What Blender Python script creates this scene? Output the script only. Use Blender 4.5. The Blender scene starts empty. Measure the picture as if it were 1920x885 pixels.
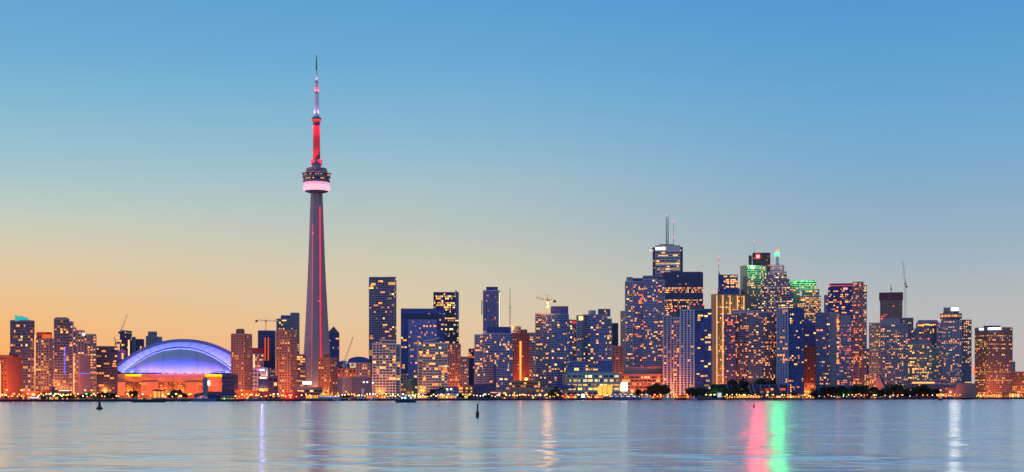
import bpy, math, random
from mathutils import Vector, Matrix
R = math.radians
SC = bpy.context.scene
COL = SC.collection
# ------------------------------------------------------------------ camera
F, HX, HY, CAMZ = 2765.0, 960.0, 743.0, 5.0          # focal length / principal column / horizon row of the 1920 px photograph
cam = bpy.data.cameras.new('camera'); camo = bpy.data.objects.new('camera', cam); COL.objects.link(camo)
camo.location = (0, 0, CAMZ); camo.rotation_euler = (R(90), 0, 0)
cam.sensor_width = 36; cam.lens = 36 * F / 1920; cam.shift_y = (HY - 442.5) / 1920
cam.clip_start = 1; cam.clip_end = 90000
SC.camera = camo
# ------------------------------------------------------------------ dusk sky
def lin(c):
    c = c / 255.0
    return c / 12.92 if c <= 0.04045 else ((c + 0.055) / 1.055) ** 2.4
def rgb(r, g, b): return (lin(r), lin(g), lin(b), 1)
SUN_AZ, SUN_EL = R(-86), R(3.5)
w = bpy.data.worlds.new('World'); SC.world = w; w.use_nodes = True
nt = w.node_tree; nt.nodes.clear(); N = nt.nodes.new; LK = nt.links.new
out = N('ShaderNodeOutputWorld'); bg = N('ShaderNodeBackground'); LK(bg.outputs[0], out.inputs[0])
tc = N('ShaderNodeTexCoord'); sx = N('ShaderNodeSeparateXYZ'); LK(tc.outputs['Generated'], sx.inputs[0])
def math_(op, a, b=None, clamp=False):
    n = N('ShaderNodeMath'); n.operation = op; n.use_clamp = clamp
    for i, v in enumerate((a, b)):
        if v is None: continue
        if isinstance(v, (int, float)): n.inputs[i].default_value = v
        else: LK(v, n.inputs[i])
    return n.outputs[0]
def maprange(v, a, b):
    n = N('ShaderNodeMapRange'); n.interpolation_type = 'SMOOTHSTEP'; LK(v, n.inputs[0])
    n.inputs[1].default_value = a; n.inputs[2].default_value = b; return n.outputs[0]
elev = math_('DIVIDE', math_('MAXIMUM', sx.outputs[2], 0.0), 0.5, True)
az = math_('ARCTAN2', sx.outputs[0], sx.outputs[1])
def ramp(stops):                                       # (elevation in degrees, sRGB)
    n = N('ShaderNodeValToRGB'); LK(elev, n.inputs[0]); cr = n.color_ramp
    for i, (e, c) in enumerate(stops):
        p = min(1, math.sin(R(e)) / 0.5)
        el = cr.elements[i] if i < 2 else cr.elements.new(p)
        el.position = p; el.color = rgb(*c)
    return n.outputs[0]
west = ramp([(0, (252, 163, 80)), (30, (118, 150, 186)), (1.6, (249, 173, 100)), (3.0, (241, 185, 124)), (5.0, (222, 199, 164)), (6.7, (194, 202, 188)), (8.5, (158, 193, 203)), (10.9, (127, 181, 207)), (12.6, (108, 170, 208)), (15.0, (96, 160, 207))])
mid = ramp([(0, (235, 186, 148)), (30, (84, 134, 190)), (1.6, (229, 191, 154)), (3.0, (220, 199, 166)), (5.0, (202, 198, 177)), (6.5, (182, 191, 187)), (8.2, (162, 188, 197)), (10.0, (135, 180, 206)), (12.6, (106, 168, 210)), (15.0, (90, 156, 208))])
east = ramp([(0, (196, 180, 178)), (30, (66, 120, 186)), (1.6, (193, 184, 184)), (4.0, (174, 181, 186)), (5.6, (154, 175, 191)), (7.3, (138, 170, 196)), (9.0, (118, 168, 205)), (12.0, (96, 160, 206)), (15.0, (80, 147, 206))])
south = ramp([(0, (172, 182, 214)), (30, (104, 142, 216)), (5, (162, 176, 216)), (15, (134, 162, 220))])
def mixc(f, a, b):
    n = N('ShaderNodeMix'); n.data_type = 'RGBA'; LK(f, n.inputs[0]); LK(a, n.inputs[6]); LK(b, n.inputs[7]); return n.outputs[2]
front = mixc(maprange(az, -0.08, 0.27), mixc(maprange(az, -0.42, 0.06), west, mid), east)
back = maprange(math_('ABSOLUTE', math_('ADD', az, 0.45)), 1.0, 2.1)
grad = mixc(back, front, south)
sky = N('ShaderNodeTexSky'); sky.sky_type = 'NISHITA'; sky.sun_disc = False
sky.sun_elevation = SUN_EL; sky.sun_rotation = SUN_AZ; sky.air_density = 1; sky.dust_density = 1; sky.ozone_density = 2
skm = N('ShaderNodeMix'); skm.data_type = 'RGBA'; skm.blend_type = 'ADD'; skm.inputs[0].default_value = 0.015
LK(grad, skm.inputs[6]); LK(sky.outputs[0], skm.inputs[7])
LK(skm.outputs[2], bg.inputs[0]); bg.inputs[1].default_value = 1.0
sun = bpy.data.lights.new('sun', 'SUN'); sun.energy = 0.9; sun.angle = R(4); sun.color = (1.0, 0.55, 0.36)
suno = bpy.data.objects.new('sun', sun); COL.objects.link(suno)
sd = Vector((math.sin(SUN_AZ) * math.cos(SUN_EL), math.cos(SUN_AZ) * math.cos(SUN_EL), math.sin(SUN_EL)))
suno.rotation_euler = sd.to_track_quat('Z', 'Y').to_euler(); suno.location = (-800, 300, 900)
vs = SC.view_settings
vs.view_transform = 'Standard'; vs.look = 'None'; vs.exposure = 0; vs.gamma = 1; vs.use_curve_mapping = False
SC.cycles.use_denoising = True
SC.cycles.max_bounces = 4; SC.cycles.diffuse_bounces = 2; SC.cycles.glossy_bounces = 3; SC.cycles.transmission_bounces = 2
SC.cycles.sample_clamp_indirect = 1.2; SC.cycles.sample_clamp_direct = 0
SC.cycles.caustics_reflective = False; SC.cycles.caustics_refractive = False
# ------------------------------------------------------------------ materials
MATS = {}
def _new(name):
    m = bpy.data.materials.new(name); m.use_nodes = True
    return m, m.node_tree, m.node_tree.nodes['Principled BSDF']
def mat(name, c, rough=0.8, metal=0.0, var=0.18, scale=0.08):
    if name in MATS: return MATS[name]
    m, t, p = _new(name)
    p.inputs['Roughness'].default_value = rough; p.inputs['Metallic'].default_value = metal
    no = t.nodes.new('ShaderNodeTexNoise'); no.inputs['Scale'].default_value = scale; no.inputs['Detail'].default_value = 5
    oc = t.nodes.new('ShaderNodeTexCoord'); t.links.new(oc.outputs['Object'], no.inputs['Vector'])
    r = t.nodes.new('ShaderNodeMapRange'); r.inputs[3].default_value = 1 - var; r.inputs[4].default_value = 1 + var
    t.links.new(no.outputs[0], r.inputs[0])
    oi = t.nodes.new('ShaderNodeObjectInfo'); r2 = t.nodes.new('ShaderNodeMapRange'); r2.inputs[3].default_value = .82; r2.inputs[4].default_value = 1.2; t.links.new(oi.outputs['Random'], r2.inputs[0])
    mu = t.nodes.new('ShaderNodeMath'); mu.operation = 'MULTIPLY'; t.links.new(r.outputs[0], mu.inputs[0]); t.links.new(r2.outputs[0], mu.inputs[1])
    mx = t.nodes.new('ShaderNodeVectorMath'); mx.operation = 'SCALE'; mx.inputs[0].default_value = c
    t.links.new(mu.outputs[0], mx.inputs['Scale']); t.links.new(mx.outputs[0], p.inputs['Base Color'])
    MATS[name] = m; return m
def glass(name, c, metal=0.55, rough=0.22, var=0.45):
    """tinted curtain-wall panes; every pane gets its own tint (blinds, coatings)"""
    if name in MATS: return MATS[name]
    m, t, p = _new(name)
    p.inputs['Metallic'].default_value = metal; p.inputs['Roughness'].default_value = rough
    g = t.nodes.new('ShaderNodeNewGeometry')
    r = t.nodes.new('ShaderNodeMapRange'); r.inputs[3].default_value = 1 - var; r.inputs[4].default_value = 1 + var
    t.links.new(g.outputs['Random Per Island'], r.inputs[0])
    mx = t.nodes.new('ShaderNodeVectorMath'); mx.operation = 'SCALE'; mx.inputs[0].default_value = c
    oi = t.nodes.new('ShaderNodeObjectInfo'); tint = t.nodes.new('ShaderNodeMix'); tint.data_type = 'RGBA'; t.links.new(oi.outputs['Random'], tint.inputs[0])
    tint.inputs[6].default_value = (c[0] * .75, c[1] * 1.25, c[2] * 1.0, 1); tint.inputs[7].default_value = (c[0] * 1.3, c[1] * 1.0, c[2] * .95, 1)
    t.links.new(tint.outputs[2], mx.inputs[0])
    t.links.new(r.outputs[0], mx.inputs['Scale']); t.links.new(mx.outputs[0], p.inputs['Base Color'])
    MATS[name] = m; return m
def em(name, c, s, vary=False, sample=True):
    if name in MATS: return MATS[name]
    m = bpy.data.materials.new(name); m.use_nodes = True; t = m.node_tree; t.nodes.clear()
    o = t.nodes.new('ShaderNodeOutputMaterial'); e = t.nodes.new('ShaderNodeEmission')
    e.inputs[0].default_value = (*c, 1); e.inputs[1].default_value = s
    if vary:
        oi = t.nodes.new('ShaderNodeObjectInfo'); r = t.nodes.new('ShaderNodeMapRange')
        g = t.nodes.new('ShaderNodeNewGeometry'); a = t.nodes.new('ShaderNodeMath'); a.operation = 'ADD'
        fr = t.nodes.new('ShaderNodeMath'); fr.operation = 'FRACT'
        t.links.new(oi.outputs['Random'], a.inputs[0]); t.links.new(g.outputs['Random Per Island'], a.inputs[1]); t.links.new(a.outputs[0], fr.inputs[0])
        r.inputs[3].default_value = s * 0.25; r.inputs[4].default_value = s * 1.8
        t.links.new(fr.outputs[0], r.inputs[0]); t.links.new(r.outputs[0], e.inputs[1])
    t.links.new(e.outputs[0], o.inputs[0])
    if not sample: m.cycles.emission_sampling = 'NONE'
    MATS[name] = m; return m
LIT = {'o': em('lit_orange', (1, .27, .05), 1.35, True, False), 'a': em('lit_amber', (1, .38, .09), 1.35, True, False),
       'y': em('lit_yellow', (1, .55, .16), 1.35, True, False), 'w': em('lit_warm_white', (1, .74, .38), 1.4, True, False),
       'c': em('lit_cool', (.75, .9, 1), 1.5, True, False), 'r': em('lit_red', (1, .10, .03), 1.4, True, False), 'g': em('lit_green', (.5, 1, .3), 1.2, True, False)}
GL = {'blue': glass('blue_glass', (.055, .085, .23)), 'dark': glass('dark_glass', (.03, .034, .075)), 'navy': glass('navy_glass', (.035, .06, .26)),
      'grey': glass('grey_glass', (.07, .08, .12)), 'teal': glass('teal_glass', (.06, .12, .13)), 'bronze': glass('bronze_glass', (.09, .055, .045)),
      'gold': glass('gold_glass', (.45, .27, .07), .7), 'slate': glass('slate_glass', (.06, .065, .12)), 'bright': glass('bright_blue_glass', (.07, .13, .42), .6)}
WL = {'white': mat('white_concrete', (.56, .56, .55)), 'cream': mat('cream_concrete', (.50, .46, .36)), 'grey': mat('grey_concrete', (.30, .30, .33)),
      'lilac': mat('lilac_concrete', (.34, .31, .38)), 'blue': mat('blue_grey_panel', (.36, .37, .48)), 'navy': mat('navy_panel', (.07, .08, .18)),
      'dark': mat('dark_panel', (.085, .08, .11)), 'brown': mat('brown_concrete', (.30, .19, .16)), 'red': mat('red_brick', (.42, .13, .08)),
      'pink': mat('pink_stone', (.45, .27, .24)), 'beige': mat('beige_stone', (.52, .42, .32)), 'terra': mat('terracotta_concrete', (.48, .24, .14)),
      'green': mat('pale_green_panel', (.34, .45, .36)), 'maroon': mat('maroon_granite', (.22, .09, .095)), 'slate': mat('slate_panel', (.22, .23, .29)),
      'bronze': mat('bronze_cladding', (.40, .25, .14)), 'crimson': mat('crimson_panel', (.35, .05, .07))}
M_ROOF = mat('roof_gravel', (.10, .10, .11)); M_STEEL = mat('grey_steel', (.25, .25, .27), .45, .6); M_DARK = mat('dark_metal', (.03, .03, .035), .5, .3)
M_WHITE = mat('white_paint', (.75, .75, .75), .5); M_CRANE = mat('crane_paint', (.55, .40, .28), .6)
# ------------------------------------------------------------------ mesh builder
class MB:
    def __init__(s): s.v = []; s.f = []; s.m = []
    def face(s, pts, mi=0):
        b = len(s.v); s.v.extend(pts); s.f.append(tuple(range(b, b + len(pts)))); s.m.append(mi)
    def prism(s, poly, z0, z1, mi=0, top=None):
        n = len(poly); b = len(s.v); tp = top or poly
        s.v.extend((x, y, z0) for x, y in poly); s.v.extend((x, y, z1) for x, y in tp)
        for i in range(n):
            j = (i + 1) % n; s.f.append((b + i, b + j, b + n + j, b + n + i)); s.m.append(mi)
        s.f.append(tuple(b + n + i for i in range(n))); s.m.append(mi)
        s.f.append(tuple(b + n - 1 - i for i in range(n))); s.m.append(mi)
    def box(s, x0, x1, y0, y1, z0, z1, mi=0): s.prism([(x0, y0), (x1, y0), (x1, y1), (x0, y1)], z0, z1, mi)
    def loft(s, loops, mi=0, caps=True, closed=True):
        n = len(loops[0]); b = len(s.v)
        for l in loops: s.v.extend(l)
        for k in range(len(loops) - 1):
            for i in range(n if closed else n - 1):
                j = (i + 1) % n; a = b + k * n
                s.f.append((a + i, a + j, a + n + j, a + n + i)); s.m.append(mi)
        if caps:
            s.f.append(tuple(b + n - 1 - i for i in range(n))); s.m.append(mi)
            a = b + (len(loops) - 1) * n; s.f.append(tuple(a + i for i in range(n))); s.m.append(mi)
    def lathe(s, prof, n=24, cx=0, cy=0, mi=0):
        s.loft([[(cx + r * math.cos(2 * math.pi * i / n), cy + r * math.sin(2 * math.pi * i / n), z) for i in range(n)] for r, z in prof], mi)
    def tube(s, p, q, r0, r1=None, n=5, mi=0):
        p = Vector(p); q = Vector(q); d = (q - p).normalized(); r1 = r0 if r1 is None else r1
        a = d.orthogonal().normalized(); b = d.cross(a)
        s.loft([[tuple(c + r * (a * math.cos(2 * math.pi * i / n) + b * math.sin(2 * math.pi * i / n))) for i in range(n)] for c, r in ((p, r0), (q, r1))], mi)
    def build(s, name, mats, parent=None, kind=None, smooth=False):
        me = bpy.data.meshes.new(name); me.from_pydata(s.v, [], s.f)
        for m in (mats if isinstance(mats, (list, tuple)) else [mats]): me.materials.append(m)
        if len(me.materials) > 1: me.polygons.foreach_set('material_index', s.m)
        if smooth: me.polygons.foreach_set('use_smooth', [True] * len(s.f))
        me.update(); o = bpy.data.objects.new(name, me); COL.objects.link(o)
        if parent: o.parent = parent
        if kind: o['kind'] = kind
        return o
GZ = 2.0                                               # level of the made ground behind the quay
def mpp(px, D): return D / F * math.cos(math.atan((px - HX) / F))
def zat(y, D): return CAMZ + (HY - y) / F * D
def xat(px, D): return (px - HX) / F * D
def tag(o, label, cat, group=None):
    o['label'] = label; o['category'] = cat
    if group: o['group'] = group
    return o
def thing(name, label, cat, px, D, z=GZ, group=None):
    o = bpy.data.objects.new(name, None); COL.objects.link(o); o.empty_display_size = 5
    X = xat(px, D); o.location = (X, D, z); o.rotation_euler = (0, 0, -math.atan2(X, D))
    return tag(o, label, cat, group)
def lamp(parent, loc, color, power, radius=0.5, spot=None, aim=None, blend=0.6):
    l = bpy.data.lights.new('light', 'SPOT' if spot else 'POINT'); l.color = color; l.energy = power; l.shadow_soft_size = radius
    if spot: l.spot_size = R(spot); l.spot_blend = blend
    o = bpy.data.objects.new('light', l); COL.objects.link(o); o.location = loc
    if aim: o.rotation_euler = (Vector(loc) - Vector(aim)).to_track_quat('Z', 'Y').to_euler()
    if parent: o.parent = parent
    return o
_unit = {}
def lit_mesh(k):
    if k not in _unit:
        mb = MB(); mb.box(-.5, .5, -1, 0, 0, 1); me = bpy.data.meshes.new('window'); me.from_pydata(mb.v, [], mb.f); me.materials.append(LIT[k]); _unit[k] = me
    return _unit[k]
def offset(poly, d):
    n = len(poly); res = []
    for i in range(n):
        p0, p1, p2 = Vector(poly[i - 1]), Vector(poly[i]), Vector(poly[(i + 1) % n])
        a = (p1 - p0).normalized(); b = (p2 - p1).normalized()
        na = Vector((a.y, -a.x)); nb = Vector((b.y, -b.x)); m = na + nb; k = m.length_squared
        res.append(tuple(p1 + (m * (2 * d / k) if k > .2 else na * d)))
    return res
# style: wall, glass, floor height, bay width, slab share, pier share, depth of the relief
ST = {
 'condo': ('blue', 'blue', 3.1, 2.8, .26, .14, .5), 'balcony': ('white', 'blue', 3.1, 3.0, .30, .10, 1.1), 'whitegrid': ('white', 'teal', 3.3, 4.0, .26, .15, .6),
 'creamgrid': ('cream', 'teal', 3.1, 4.2, .32, .24, .5), 'brown': ('brown', 'bronze', 3.0, 3.4, .42, .42, .35), 'red': ('red', 'dark', 3.0, 3.6, .5, .5, .3),
 'dark': ('navy', 'dark', 3.4, 3.2, .24, .12, .3), 'navy': ('navy', 'navy', 3.4, 3.2, .2, .1, .3), 'office': ('grey', 'dark', 3.7, 3.0, .45, .2, .3),
 'white_office': ('white', 'slate', 3.9, 3.2, .5, .1, .3), 'green_office': ('green', 'slate', 3.9, 3.2, .46, .12, .3), 'grey': ('grey', 'slate', 3.0, 3.3, .42, .36, .35),
 'lilac': ('lilac', 'slate', 3.0, 3.3, .40, .34, .35), 'pink': ('pink', 'bronze', 3.2, 3.4, .45, .45, .35), 'beige': ('beige', 'bronze', 3.2, 3.4, .42, .42, .35),
 'piers': ('white', 'navy', 3.3, 4.4, .20, .36, .9), 'black': ('dark', 'dark', 3.8, 2.4, .34, .22, .25), 'maroon': ('maroon', 'dark', 3.8, 2.8, .4, .3, .3),
 'gold': ('beige', 'gold', 3.9, 3.0, .28, .1, .25), 'slatecondo': ('slate', 'slate', 3.1, 2.9, .26, .18, .5), 'bright': ('blue', 'bright', 3.6, 3.0, .14, .1, .25),
 'redlit': ('crimson', 'dark', 3.2, 3.4, .36, .3, .4), 'deck': ('pink', 'bronze', 3.2, 6.0, .4, .12, .5)}
NWIN = [0]
def rect(wl, wr, th, D_=None):
    """plan of a block whose near corner is at the origin: left face wl wide in view, right face wr wide, turned by th degrees"""
    t = math.tan(R(th)); u = Vector((-wl, wl * t)); v = Vector((wr, wr / t))
    return [tuple(u), (0, 0), tuple(v), tuple(u + v)]
def front(w, d): return [(-w / 2, 0), (w / 2, 0), (w / 2, d), (-w / 2, d)]
def bow(w, d, b, n=9):
    pts = [(-w / 2 + w * i / n, b * (2 * i / n - 1) ** 2) for i in range(n + 1)]
    return pts + [(w / 2, d + b), (-w / 2, d + b)]
def vol(t, rnd, budget, poly, z0, z1, st, lit=.15, tint='oaay', name='wall', blank=(), rows=None, litrow=(), run=2, roof=True, fl=None, bay=None, glassk=None, wallk=None, hot=None):
    """one block of a building: core wall, frame relief, a window mesh, and the lit windows as objects"""
    wk, gk, flh, bw, sl, pr, dep = ST[st]
    wk = wallk or wk; gk = glassk or gk; flh = fl or flh; bw = bay or bw
    core = MB(); core.prism(poly, z0, z1); wall = core.build(name, WL[wk], t)
    H = z1 - z0; nf = max(1, round(H / flh)); fh = H / nf
    fr = MB(); gl = MB(); gmats = [GL[gk]]; gidx = {}
    pl = offset(poly, dep)
    for k in range(nf):
        za = z0 + k * fh; fr.prism(pl, za + fh * (1 - sl) , za + fh - .003 * (k % 2))
    n = len(poly); cand = []
    for i in range(n):
        a = Vector(poly[i]); b = Vector(poly[(i + 1) % n]); L = (b - a).length
        if L < 1.2: continue
        d = (b - a) / L; nrm = Vector((d.y, -d.x))
        if nrm.y > .35: continue
        if i in blank: continue
        nb = max(1, round(L / bw)); w_ = L / nb; ang = math.atan2(d.y, d.x)
        for k in range(nb + 1):                        # piers
            c = a + d * (k * w_); hw = pr * w_ / 2; e = dep + .07 + .013 * (i % 5)
            if (k == 0 or k == nb) and n > 6 and L < 9: hw *= .5
            q = [c - d * hw, c - d * hw + nrm * e, c + d * hw + nrm * e, c + d * hw]
            fr.prism([(p.x, p.y) for p in q], z0 + .02 * (i % 3), z1 - .05 - .013 * (i % 4))
        for r in range(nf):
            rowp = lit * 1.15 * (0.2 + 2.0 * rnd.random() ** 1.5)
            if r in litrow or (r - nf) in litrow: rowp = .93
            if hot: rowp *= hot(r / nf)
            k = 0
            while k < nb:
                m = 1
                on = rnd.random() < rowp
                if on:
                    while m < run and k + m < nb and rnd.random() < .3: m += 1
                za = z0 + r * fh + fh * .03; zb = z0 + (r + 1) * fh - fh * sl - .02
                s0 = k * w_ + pr * w_ * .5; s1 = (k + m) * w_ - pr * w_ * .5
                if on:
                    s2, s3 = s0, s1
                    if rnd.random() < .6: q_ = (s1 - s0) * rnd.uniform(.45, .85); s2 = s0 + (s1 - s0 - q_) * rnd.random(); s3 = s2 + q_
                    cand.append((a + d * ((s2 + s3) / 2), nrm, ang, s3 - s2, za, (zb - za) * rnd.choice((1, 1, .8)), rnd.choice(tint)))
                if True:
                    p = a + d * s0 + nrm * .06; q = a + d * s1 + nrm * .06
                    gl.face([(p.x, p.y, za), (q.x, q.y, za), (q.x, q.y, zb), (p.x, p.y, zb)])
                k += m
    rnd.shuffle(cand); cand.sort(key=lambda c: -round(c[3] * c[5] / 4))
    for j, (c, nrm, ang, ww, za, hh, tn) in enumerate(cand):
        if budget[0] > 0:
            budget[0] -= 1; NWIN[0] += 1
            o = bpy.data.objects.new('window', lit_mesh(tn)); COL.objects.link(o); o.parent = t
            o.location = (c.x + nrm.x * .05, c.y + nrm.y * .05, za); o.rotation_euler = (0, 0, ang); o.scale = (ww, .12, hh)
        else:
            if tn not in gidx: gidx[tn] = len(gmats); gmats.append(LIT[tn])
            d = Vector((math.cos(ang), math.sin(ang))); p = c - d * ww / 2 + nrm * .07; q = c + d * ww / 2 + nrm * .07
            gl.face([(p.x, p.y, za), (q.x, q.y, za), (q.x, q.y, za + hh), (p.x, p.y, za + hh)], gidx[tn])
    fr.build('facade_frame', WL[wk], t)
    if gl.f: gl.build('window', gmats, t, 'stuff')
    if roof:
        rb = MB(); rb.prism(offset(poly, dep + .12), z1 + .004, z1 + 1.1); rb.prism(offset(poly, -1.0), z1 + 1.104, z1 + 1.4); rb.build('roof', WL[wk], t)
    return wall
BLD = {}
def building(key, name, label, cat, x0, x1, D, vols, cap=60, seed=None, extra=None):
    """vols: dicts with x=(x0,x1) or (x0,corner,x1), top, optional bot, st ... in photograph pixels, converted to metres at depth D"""
    cx = (x0 + x1) / 2; t = thing(name, label, cat, cx, D); m = mpp(cx, D); rnd = random.Random(seed if seed is not None else hash((x0, x1, D)) & 0xffff)
    budget = [cap]
    for v in vols:
        v = dict(v); x = v.pop('x'); top = v.pop('top'); bot = v.pop('bot', None); th = v.pop('th', 22); dd = v.pop('d', None); dy = v.pop('dy', 0); bw_ = v.pop('bow', None)
        z1 = zat(top, D) - GZ; z0 = 0 if bot is None else zat(bot, D) - GZ
        if len(x) == 3:
            poly = rect((x[1] - x[0]) * m, (x[2] - x[1]) * m, th); ox = (x[1] - cx) * m
        else:
            w_ = (x[1] - x[0]) * m; ox = ((x[0] + x[1]) / 2 - cx) * m
            poly = bow(w_, dd or w_ * .6, bw_) if bw_ else front(w_, dd or max(14, min(40, w_ * .8)))
        poly = [(p[0] + ox, p[1] + dy) for p in poly]
        vol(t, rnd, budget, poly, z0, z1, **v)
    BLD[key] = (t, D, m, cx)
    return t
def bxl(key, px): t, D, m, cx = BLD[key]; return (px - cx) * m
def bzl(key, y): return zat(y, BLD[key][1]) - GZ
def panel(key, name, x0, x1, y0, y1, material, dy=-1.2, th=.5, label=None):
    """a flat box part on the front of a building (sign, light strip, blank wall)"""
    t = BLD[key][0]; b = MB(); b.box(bxl(key, x0), bxl(key, x1), dy - th, dy, bzl(key, y1), bzl(key, y0)); o = b.build(name, material, t)
    if label: o['label'] = label
    return o
def mast(key, name, px, y0, y1, r0=.5, r1=.15, dy=8, material=None):
    t = BLD[key][0]; b = MB(); b.tube((bxl(key, px), dy, bzl(key, y0)), (bxl(key, px), dy, bzl(key, y1)), r0, r1, 6); return b.build(name, material or M_STEEL, t)
def beacon(key, px, y, c='r', dy=6, r=.7, name='beacon'):
    t = BLD[key][0]; b = MB(); x, z = bxl(key, px), bzl(key, y); b.lathe([(.2 * r, z - r), (r, z - .3 * r), (r, z + .3 * r), (.2 * r, z + r)], 8, x, dy); return b.build(name, BEACON[c], t)
BEACON = {'r': em('beacon_red', (1, .05, .06), 5, False, False), 'w': em('beacon_white', (1, .9, .8), 6, False, False), 'o': em('beacon_orange', (1, .4, .08), 7, False, False)}
# ------------------------------------------------------------------ the setting: water, ground, banks
SH = [(-900, 1180), (-300, 1270), (0, 1325), (240, 1370), (420, 1430), (640, 1560), (760, 1650), (900, 1760), (1060, 1850), (1240, 1930), (1420, 2060), (1600, 2260), (1760, 2440), (1920, 2600), (2300, 2900), (3000, 3300)]
def shore(px):
    for (a, da), (b, db) in zip(SH, SH[1:]):
        if px <= b: return da + (db - da) * max(0, (px - a)) / (b - a)
    return SH[-1][1]
wm, wt, wp = _new('lake_water')
wp.inputs['Base Color'].default_value = (.02, .045, .06, 1); wp.inputs['Roughness'].default_value = .17; wp.inputs['IOR'].default_value = 1.5
g = wt.nodes.new('ShaderNodeTexCoord')
def wnoise(scale, detail, sx_=1, sy_=1):
    mp = wt.nodes.new('ShaderNodeMapping'); mp.inputs['Scale'].default_value = (sx_, sy_, 1); wt.links.new(g.outputs['Object'], mp.inputs[0])
    n = wt.nodes.new('ShaderNodeTexNoise'); n.inputs['Scale'].default_value = scale; n.inputs['Detail'].default_value = detail; wt.links.new(mp.outputs[0], n.inputs['Vector']); return n.outputs[0]
def bump(h, dist, strength, prev=None):
    b = wt.nodes.new('ShaderNodeBump'); b.inputs['Strength'].default_value = strength; b.inputs['Distance'].default_value = dist; wt.links.new(h, b.inputs['Height'])
    if prev: wt.links.new(prev, b.inputs['Normal'])
    return b.outputs[0]
def patch(v, a, b):
    n = wt.nodes.new('ShaderNodeMapRange'); n.interpolation_type = 'SMOOTHSTEP'; n.inputs[1].default_value = a; n.inputs[2].default_value = b; wt.links.new(v, n.inputs[0]); return n.outputs[0]
b0 = bump(wnoise(.5, 2, .7, 1.0), .14, .6)
b1 = bump(patch(wnoise(.11, 2.5, .9, 1.0), .52, .8), .42, 1.0, b0)
b2 = bump(patch(wnoise(.045, 3, .9, 1.0), .5, .8), .7, 1.0, b1)
wt.links.new(b2, wp.inputs['Normal'])
wg = wt.nodes.new('ShaderNodeBsdfGlossy'); wg.distribution = 'MULTI_GGX'; wg.inputs['Color'].default_value = (.975, 1, .995, 1); wg.inputs['Roughness'].default_value = .175; wt.links.new(b2, wg.inputs['Normal'])
wx = wt.nodes.new('ShaderNodeMixShader'); wx.inputs[0].default_value = .95; wt.links.new(wp.outputs[0], wx.inputs[1]); wt.links.new(wg.outputs[0], wx.inputs[2])
wt.links.new(wx.outputs[0], [n for n in wt.nodes if n.type == 'OUTPUT_MATERIAL'][0].inputs[0])
mb = MB(); mb.face([(-9000, -300, 0), (9000, -300, 0), (9000, 6000, 0), (-9000, 6000, 0)])
lake = mb.build('water', wm, None, 'structure')
gm = mat('made_ground', (.06, .055, .05), .9); bank_m = mat('quay_stone', (.035, .035, .05), .9)
edge = [(xat(px, shore(px)), shore(px)) for px in range(-900, 3001, 50)]
mb = MB(); mb.face([(x, y, GZ) for x, y in edge] + [(30000, 4000, GZ), (40000, 70000, GZ), (-40000, 70000, GZ), (-30000, 1500, GZ)])
mb.build('ground', gm, None, 'structure')
mb = MB()
for (xa, ya), (xb, yb) in zip(edge, edge[1:]): mb.face([(xa, ya, -1), (xb, yb, -1), (xb, yb, GZ), (xa, ya, GZ)])
mb.build('embankment', bank_m, None, 'structure')
def strip_sheet(name, p0, p1, d0, d1, z, m):
    b = MB(); pts = [px for px in range(p0, p1 + 1, 20)]
    b.face([(xat(p, shore(p) + d0), shore(p) + d0, z) for p in pts] + [(xat(p, shore(p) + d1), shore(p) + d1, z) for p in reversed(pts)])
    return b.build(name, m, None, 'structure')
strip_sheet('lawn', 80, 340, 6, 40, GZ + .004, mat('park_grass', (.07, .11, .03), .95))
strip_sheet('park_lawn', 1520, 1760, 5, 50, GZ + .004, mat('park_grass', (.07, .11, .03), .95))
strip_sheet('promenade', 350, 1510, 4, 22, GZ + .004, mat('paving', (.22, .20, .18), .9))
strip_sheet('road', -100, 2000, 60, 74, GZ + .008, mat('asphalt', (.05, .05, .05), .9))
# ------------------------------------------------------------------ the buildings, left to right
V = dict
# far left
building('brickslab', 'apartment_slab', 'low red brick apartment slab with blank end wall at the far left edge', 'apartment block', -14, 42, 1500,
  [V(x=(-14, 13, 42), top=668, st='red', lit=.4, blank=(1,), th=35), V(x=(18, 34), top=662, bot=668, st='dark', lit=0, name='penthouse', dy=8, d=10)])
building('tealtop', 'condo_tower', 'grey condo tower with a glowing teal glass crown', 'condo tower', 20, 64, 1640,
  [V(x=(20, 57, 64), top=602, st='slatecondo', lit=.2, tint='ooay', th=20)], 70)
building('orangetop', 'condo_tower', 'pale condo tower topped by a glowing orange mechanical box', 'condo tower', 67, 103, 1690,
  [V(x=(67, 92, 103), top=636, st='grey', lit=.22, tint='oaay', th=22), V(x=(69, 97), top=624.5, bot=636, st='red', lit=0, name='penthouse', dy=6, d=10, blank=(0,))], 60)
building('bluestrip', 'condo_tower', 'tall dark stepped condo tower with a thin blue light line', 'condo tower', 102, 141, 1660,
  [V(x=(102, 129), top=599, st='slatecondo', lit=.2, tint='ooa'), V(x=(129, 137), top=604, st='lilac', lit=.3, dy=3, name='side_wing'), V(x=(137, 142), top=615, st='slatecondo', lit=.4, dy=6, name='side_wing'),
   V(x=(104, 127), top=597, bot=599, st='dark', lit=0, dy=4, d=12, name='penthouse')], 70)
building('yellowtop', 'condo_tower', 'grey condo tower with a yellow green light on its roof', 'condo tower', 140, 180, 1760,
  [V(x=(140, 158), top=621, st='grey', lit=.25), V(x=(158, 180), top=628, st='grey', lit=.4, dy=4, tint='oaa', name='side_wing')], 60)
building('blankend', 'apartment_slab', 'brick apartment slab with a blank pink end wall and blue light line', 'apartment block', 138, 169, 1580,
  [V(x=(138, 148, 169), top=668, st='red', lit=.45, blank=(1,), th=40, wallk='pink')], 40)
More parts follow.
